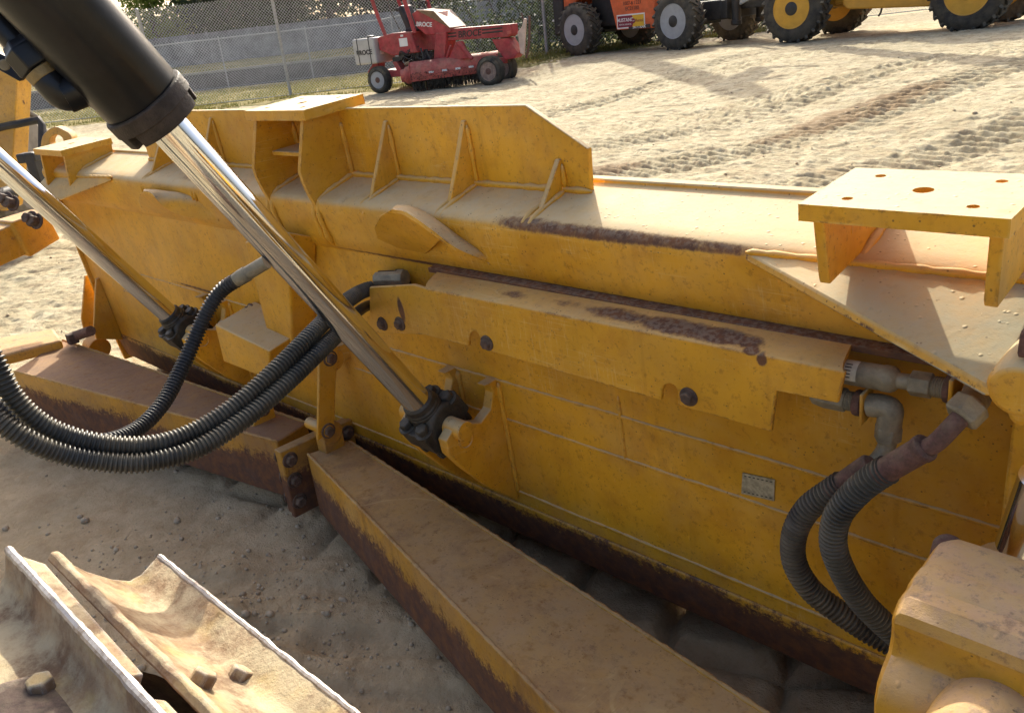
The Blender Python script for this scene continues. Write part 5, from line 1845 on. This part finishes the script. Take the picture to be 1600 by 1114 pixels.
# vines grown through the tall fence right of the sweeper
vn = thing('vine_thicket', 'dense green vines and brush growing against the tall wire fence', 'thicket', FA + fdn * (FL * .70) + fn * .6, math.atan2(fdn.y, fdn.x))
r_ = np.random.default_rng(5)
cl = [(r_.uniform(-1.0, 9), r_.uniform(0, 3.0), r_.uniform(0, 3.6)) for _ in range(170)]
pv = np.concatenate([np.array(c) + r_.normal(size=(130, 3)) * np.array([.33, .25, .33]) for c in cl])
fl_side = -1 if (Vector((math.cos(vn.rotation_euler.z + math.pi / 2), math.sin(vn.rotation_euler.z + math.pi / 2), 0)).dot(fn) < 0) else 1
pv[:, 1] = np.abs(pv[:, 1]) * fl_side
leaves('foliage', m_leafm, pv, .085, vn, 8)
stv = MB()
for k in range(16):
    x = -2 + k * .7
    stv.tube(curve([(x, .5 * fl_side, -.3), (x + .2, .6 * fl_side, 1.0), (x - .1, .4 * fl_side, 2.2), (x + .2, .5 * fl_side, 3.2)], 4), .02, 6)
stv.build('stems', m_bark, vn)


# grass along the fences
def grass(name, label, boxes, seed):
    r = np.random.default_rng(seed)
    V, Fc = [], []
    k = 0
    for (o_, ds, dn, n, hh, zoff) in boxes:
        s = r.uniform(*ds, n)
        d_ = r.uniform(*dn, n)
        keep = fbm(s * .7 + 50, d_ * 1.1 + 50, seed, 3) > -.12
        for a, b in zip(s[keep], d_[keep]):
            p = o_ + fdn * a + fn * b
            z = float(rise(p.x, p.y)) + .0 if zoff is None else zoff
            an = r.uniform(0, 6.28)
            w = .010 + .008 * r.random()
            h_ = hh * r.uniform(.4, 1.3)
            lx, ly = r.normal(0, .35, 2) * h_
            V += [(p.x - math.cos(an) * w, p.y - math.sin(an) * w, z), (p.x + math.cos(an) * w, p.y + math.sin(an) * w, z), (p.x + lx, p.y + ly, z + h_)]
            Fc.append((k, k + 1, k + 2))
            k += 3
    me = bpy.data.meshes.new(name)
    me.from_pydata(V, [], Fc)
    me.materials.append(m_grass)
    o = bpy.data.objects.new(name, me)
    COL.objects.link(o)
    tag(o, label, 'grass', kind='stuff')


grass('grass', 'short dry and green grass along and between the two wire fences',
      [(FA, (-14, FL + 3), (-1.6, .6), 16000, .10, None), (FA, (-14, 8), (.4, 7.5), 26000, .14, None), (FA, (FL * .5, FL + 6), (-1.0, .4), 5000, .16, None)], 12)
vt = MB()
rows = []
for dn in (-2.2, -1.4, -.6, .5, 4, 9.6):
    rows.append([tuple((lambda p, q: Vector((p.x, p.y, float(ground_h(np.array([p.x]), np.array([p.y]))[0]) + (.012 if dn > -2 else -.03) + .03 * q)))(
        FA + fdn * s + fn * (dn + .35 * math.sin(s * 1.7 + dn)), math.sin(s * 2.1 + dn * 3) * .5 + .5)) for s in np.linspace(-22, FL + 3, 120)])
vt.grid(rows)
tag(vt.build('grass_verge', m_soil), 'strip of worn grassy soil under the fences', 'verge', kind='structure')

# --- wheeled machine parked beyond the left end of the blade
lb = gp(30, 300)
LD = 6.2


def Pl(px, py, dep=LD):
    return Pd(px, py, dep)


ld = thing('wheel_loader', 'yellow wheeled machine with a chunky tyre partly hidden behind the left end of the blade', 'loader')
pts = [Pl(-40, 60), Pl(27, 122), Pl(20, 252), Pl(12, 330), Pl(-60, 330)]
bkv = Vector(R[:, 2] * np.array([1, 1, 0])) * .25
MB().prism(pts, bkv).build('lift_arm', cast_paint, ld, .01)
MB().tube([Pl(-30, 208), Pl(4, 199), Pl(62, 187), Pl(66, 196), Pl(66, 232)], .028, 8).build('guard_rail', m_frame, ld)
tc = Pl(14, 262, LD + .85)
axd = Vector((R[0, 0], R[1, 0], 0)).normalized()
tw_ = MB()
rT, wT = .50, .40
fwd_ = Vector((axd.y, -axd.x, 0))
tw_.lathe(tc - axd * wT / 2, axd, [(0, rT * .6), (.0, rT * .8), (.05, rT * .94), (wT / 2, rT * .97), (wT - .05, rT * .94), (wT, rT * .8), (wT, rT * .6)], 40)
for k in range(16):
    for j, off in enumerate((-.13, 0, .13)):
        a = 2 * math.pi * (k + .5 * (j % 2)) / 16
        rad = fwd_ * math.cos(a) + Vector((0, 0, 1)) * math.sin(a)
        tg = rad.cross(axd)
        hexp = [tc + axd * (off + .062 * math.cos(b)) + tg * (.085 * math.sin(b)) + rad * (rT * .95) for b in np.linspace(0, 2 * math.pi, 7)[:-1]]
        tw_.prism(hexp, rad * .035)
tw_.build('tyre', plain('block_tread_rubber', (.17, .16, .145), .85, 0, .25, 8, .3, dust=.3), ld, .006)
lug = [Pl(62, 262, 5.6), Pl(64, 222, 5.6), Pl(70, 208, 5.6), Pl(84, 199, 5.6), Pl(98, 203, 5.6), Pl(112, 216, 5.6), Pl(118, 262, 5.6)]
lo_ = MB()
cen = Pl(88, 222, 5.6)
outer = [p for p in curve(lug, 4)]
inner = [cen + (Vector(p) - cen) * 0 + Vector((R[:, 0] * math.cos(a) + R[:, 1] * -math.sin(a))) * .047 for p, a in zip(outer, np.linspace(math.pi * 1.25, -math.pi * .25, len(outer)))]
bv_ = bkv * .4
va = [lo_.v(p) for p in outer]
vb = [lo_.v(p) for p in inner]
vc = [lo_.v(Vector(p) + bv_) for p in outer]
vd = [lo_.v(p + bv_) for p in inner]
for i in range(len(va) - 1):
    lo_.face([va[i], va[i + 1], vb[i + 1], vb[i]])
    lo_.face([vc[i], vd[i], vd[i + 1], vc[i + 1]])
    lo_.face([va[i], vc[i], vc[i + 1], va[i + 1]])
    lo_.face([vb[i], vb[i + 1], vd[i + 1], vd[i]])
lo_.build('pivot_lug', cast_paint, ld, .004)
MB().obox(Pl(46, 246, 5.4), axd * .06, Vector((0, 0, .03)), fwd_ * .05).obox(Pl(56, 262, 5.42), axd * .03, Vector((0, 0, .10)), fwd_ * .05).build('coupler', m_frame, ld, .01)
MB().cyl(Pl(20, 300, 5.9), Pl(-40, 318, 5.6), .05, 16).build('axle_shaft', m_frame, ld)

# the loader's own base point: move its root under the machine
ld_base = gp(30, 300)
ld.location = ld_base
for ch in ld.children:
    ch.data.transform(Matrix.Translation(-ld_base))
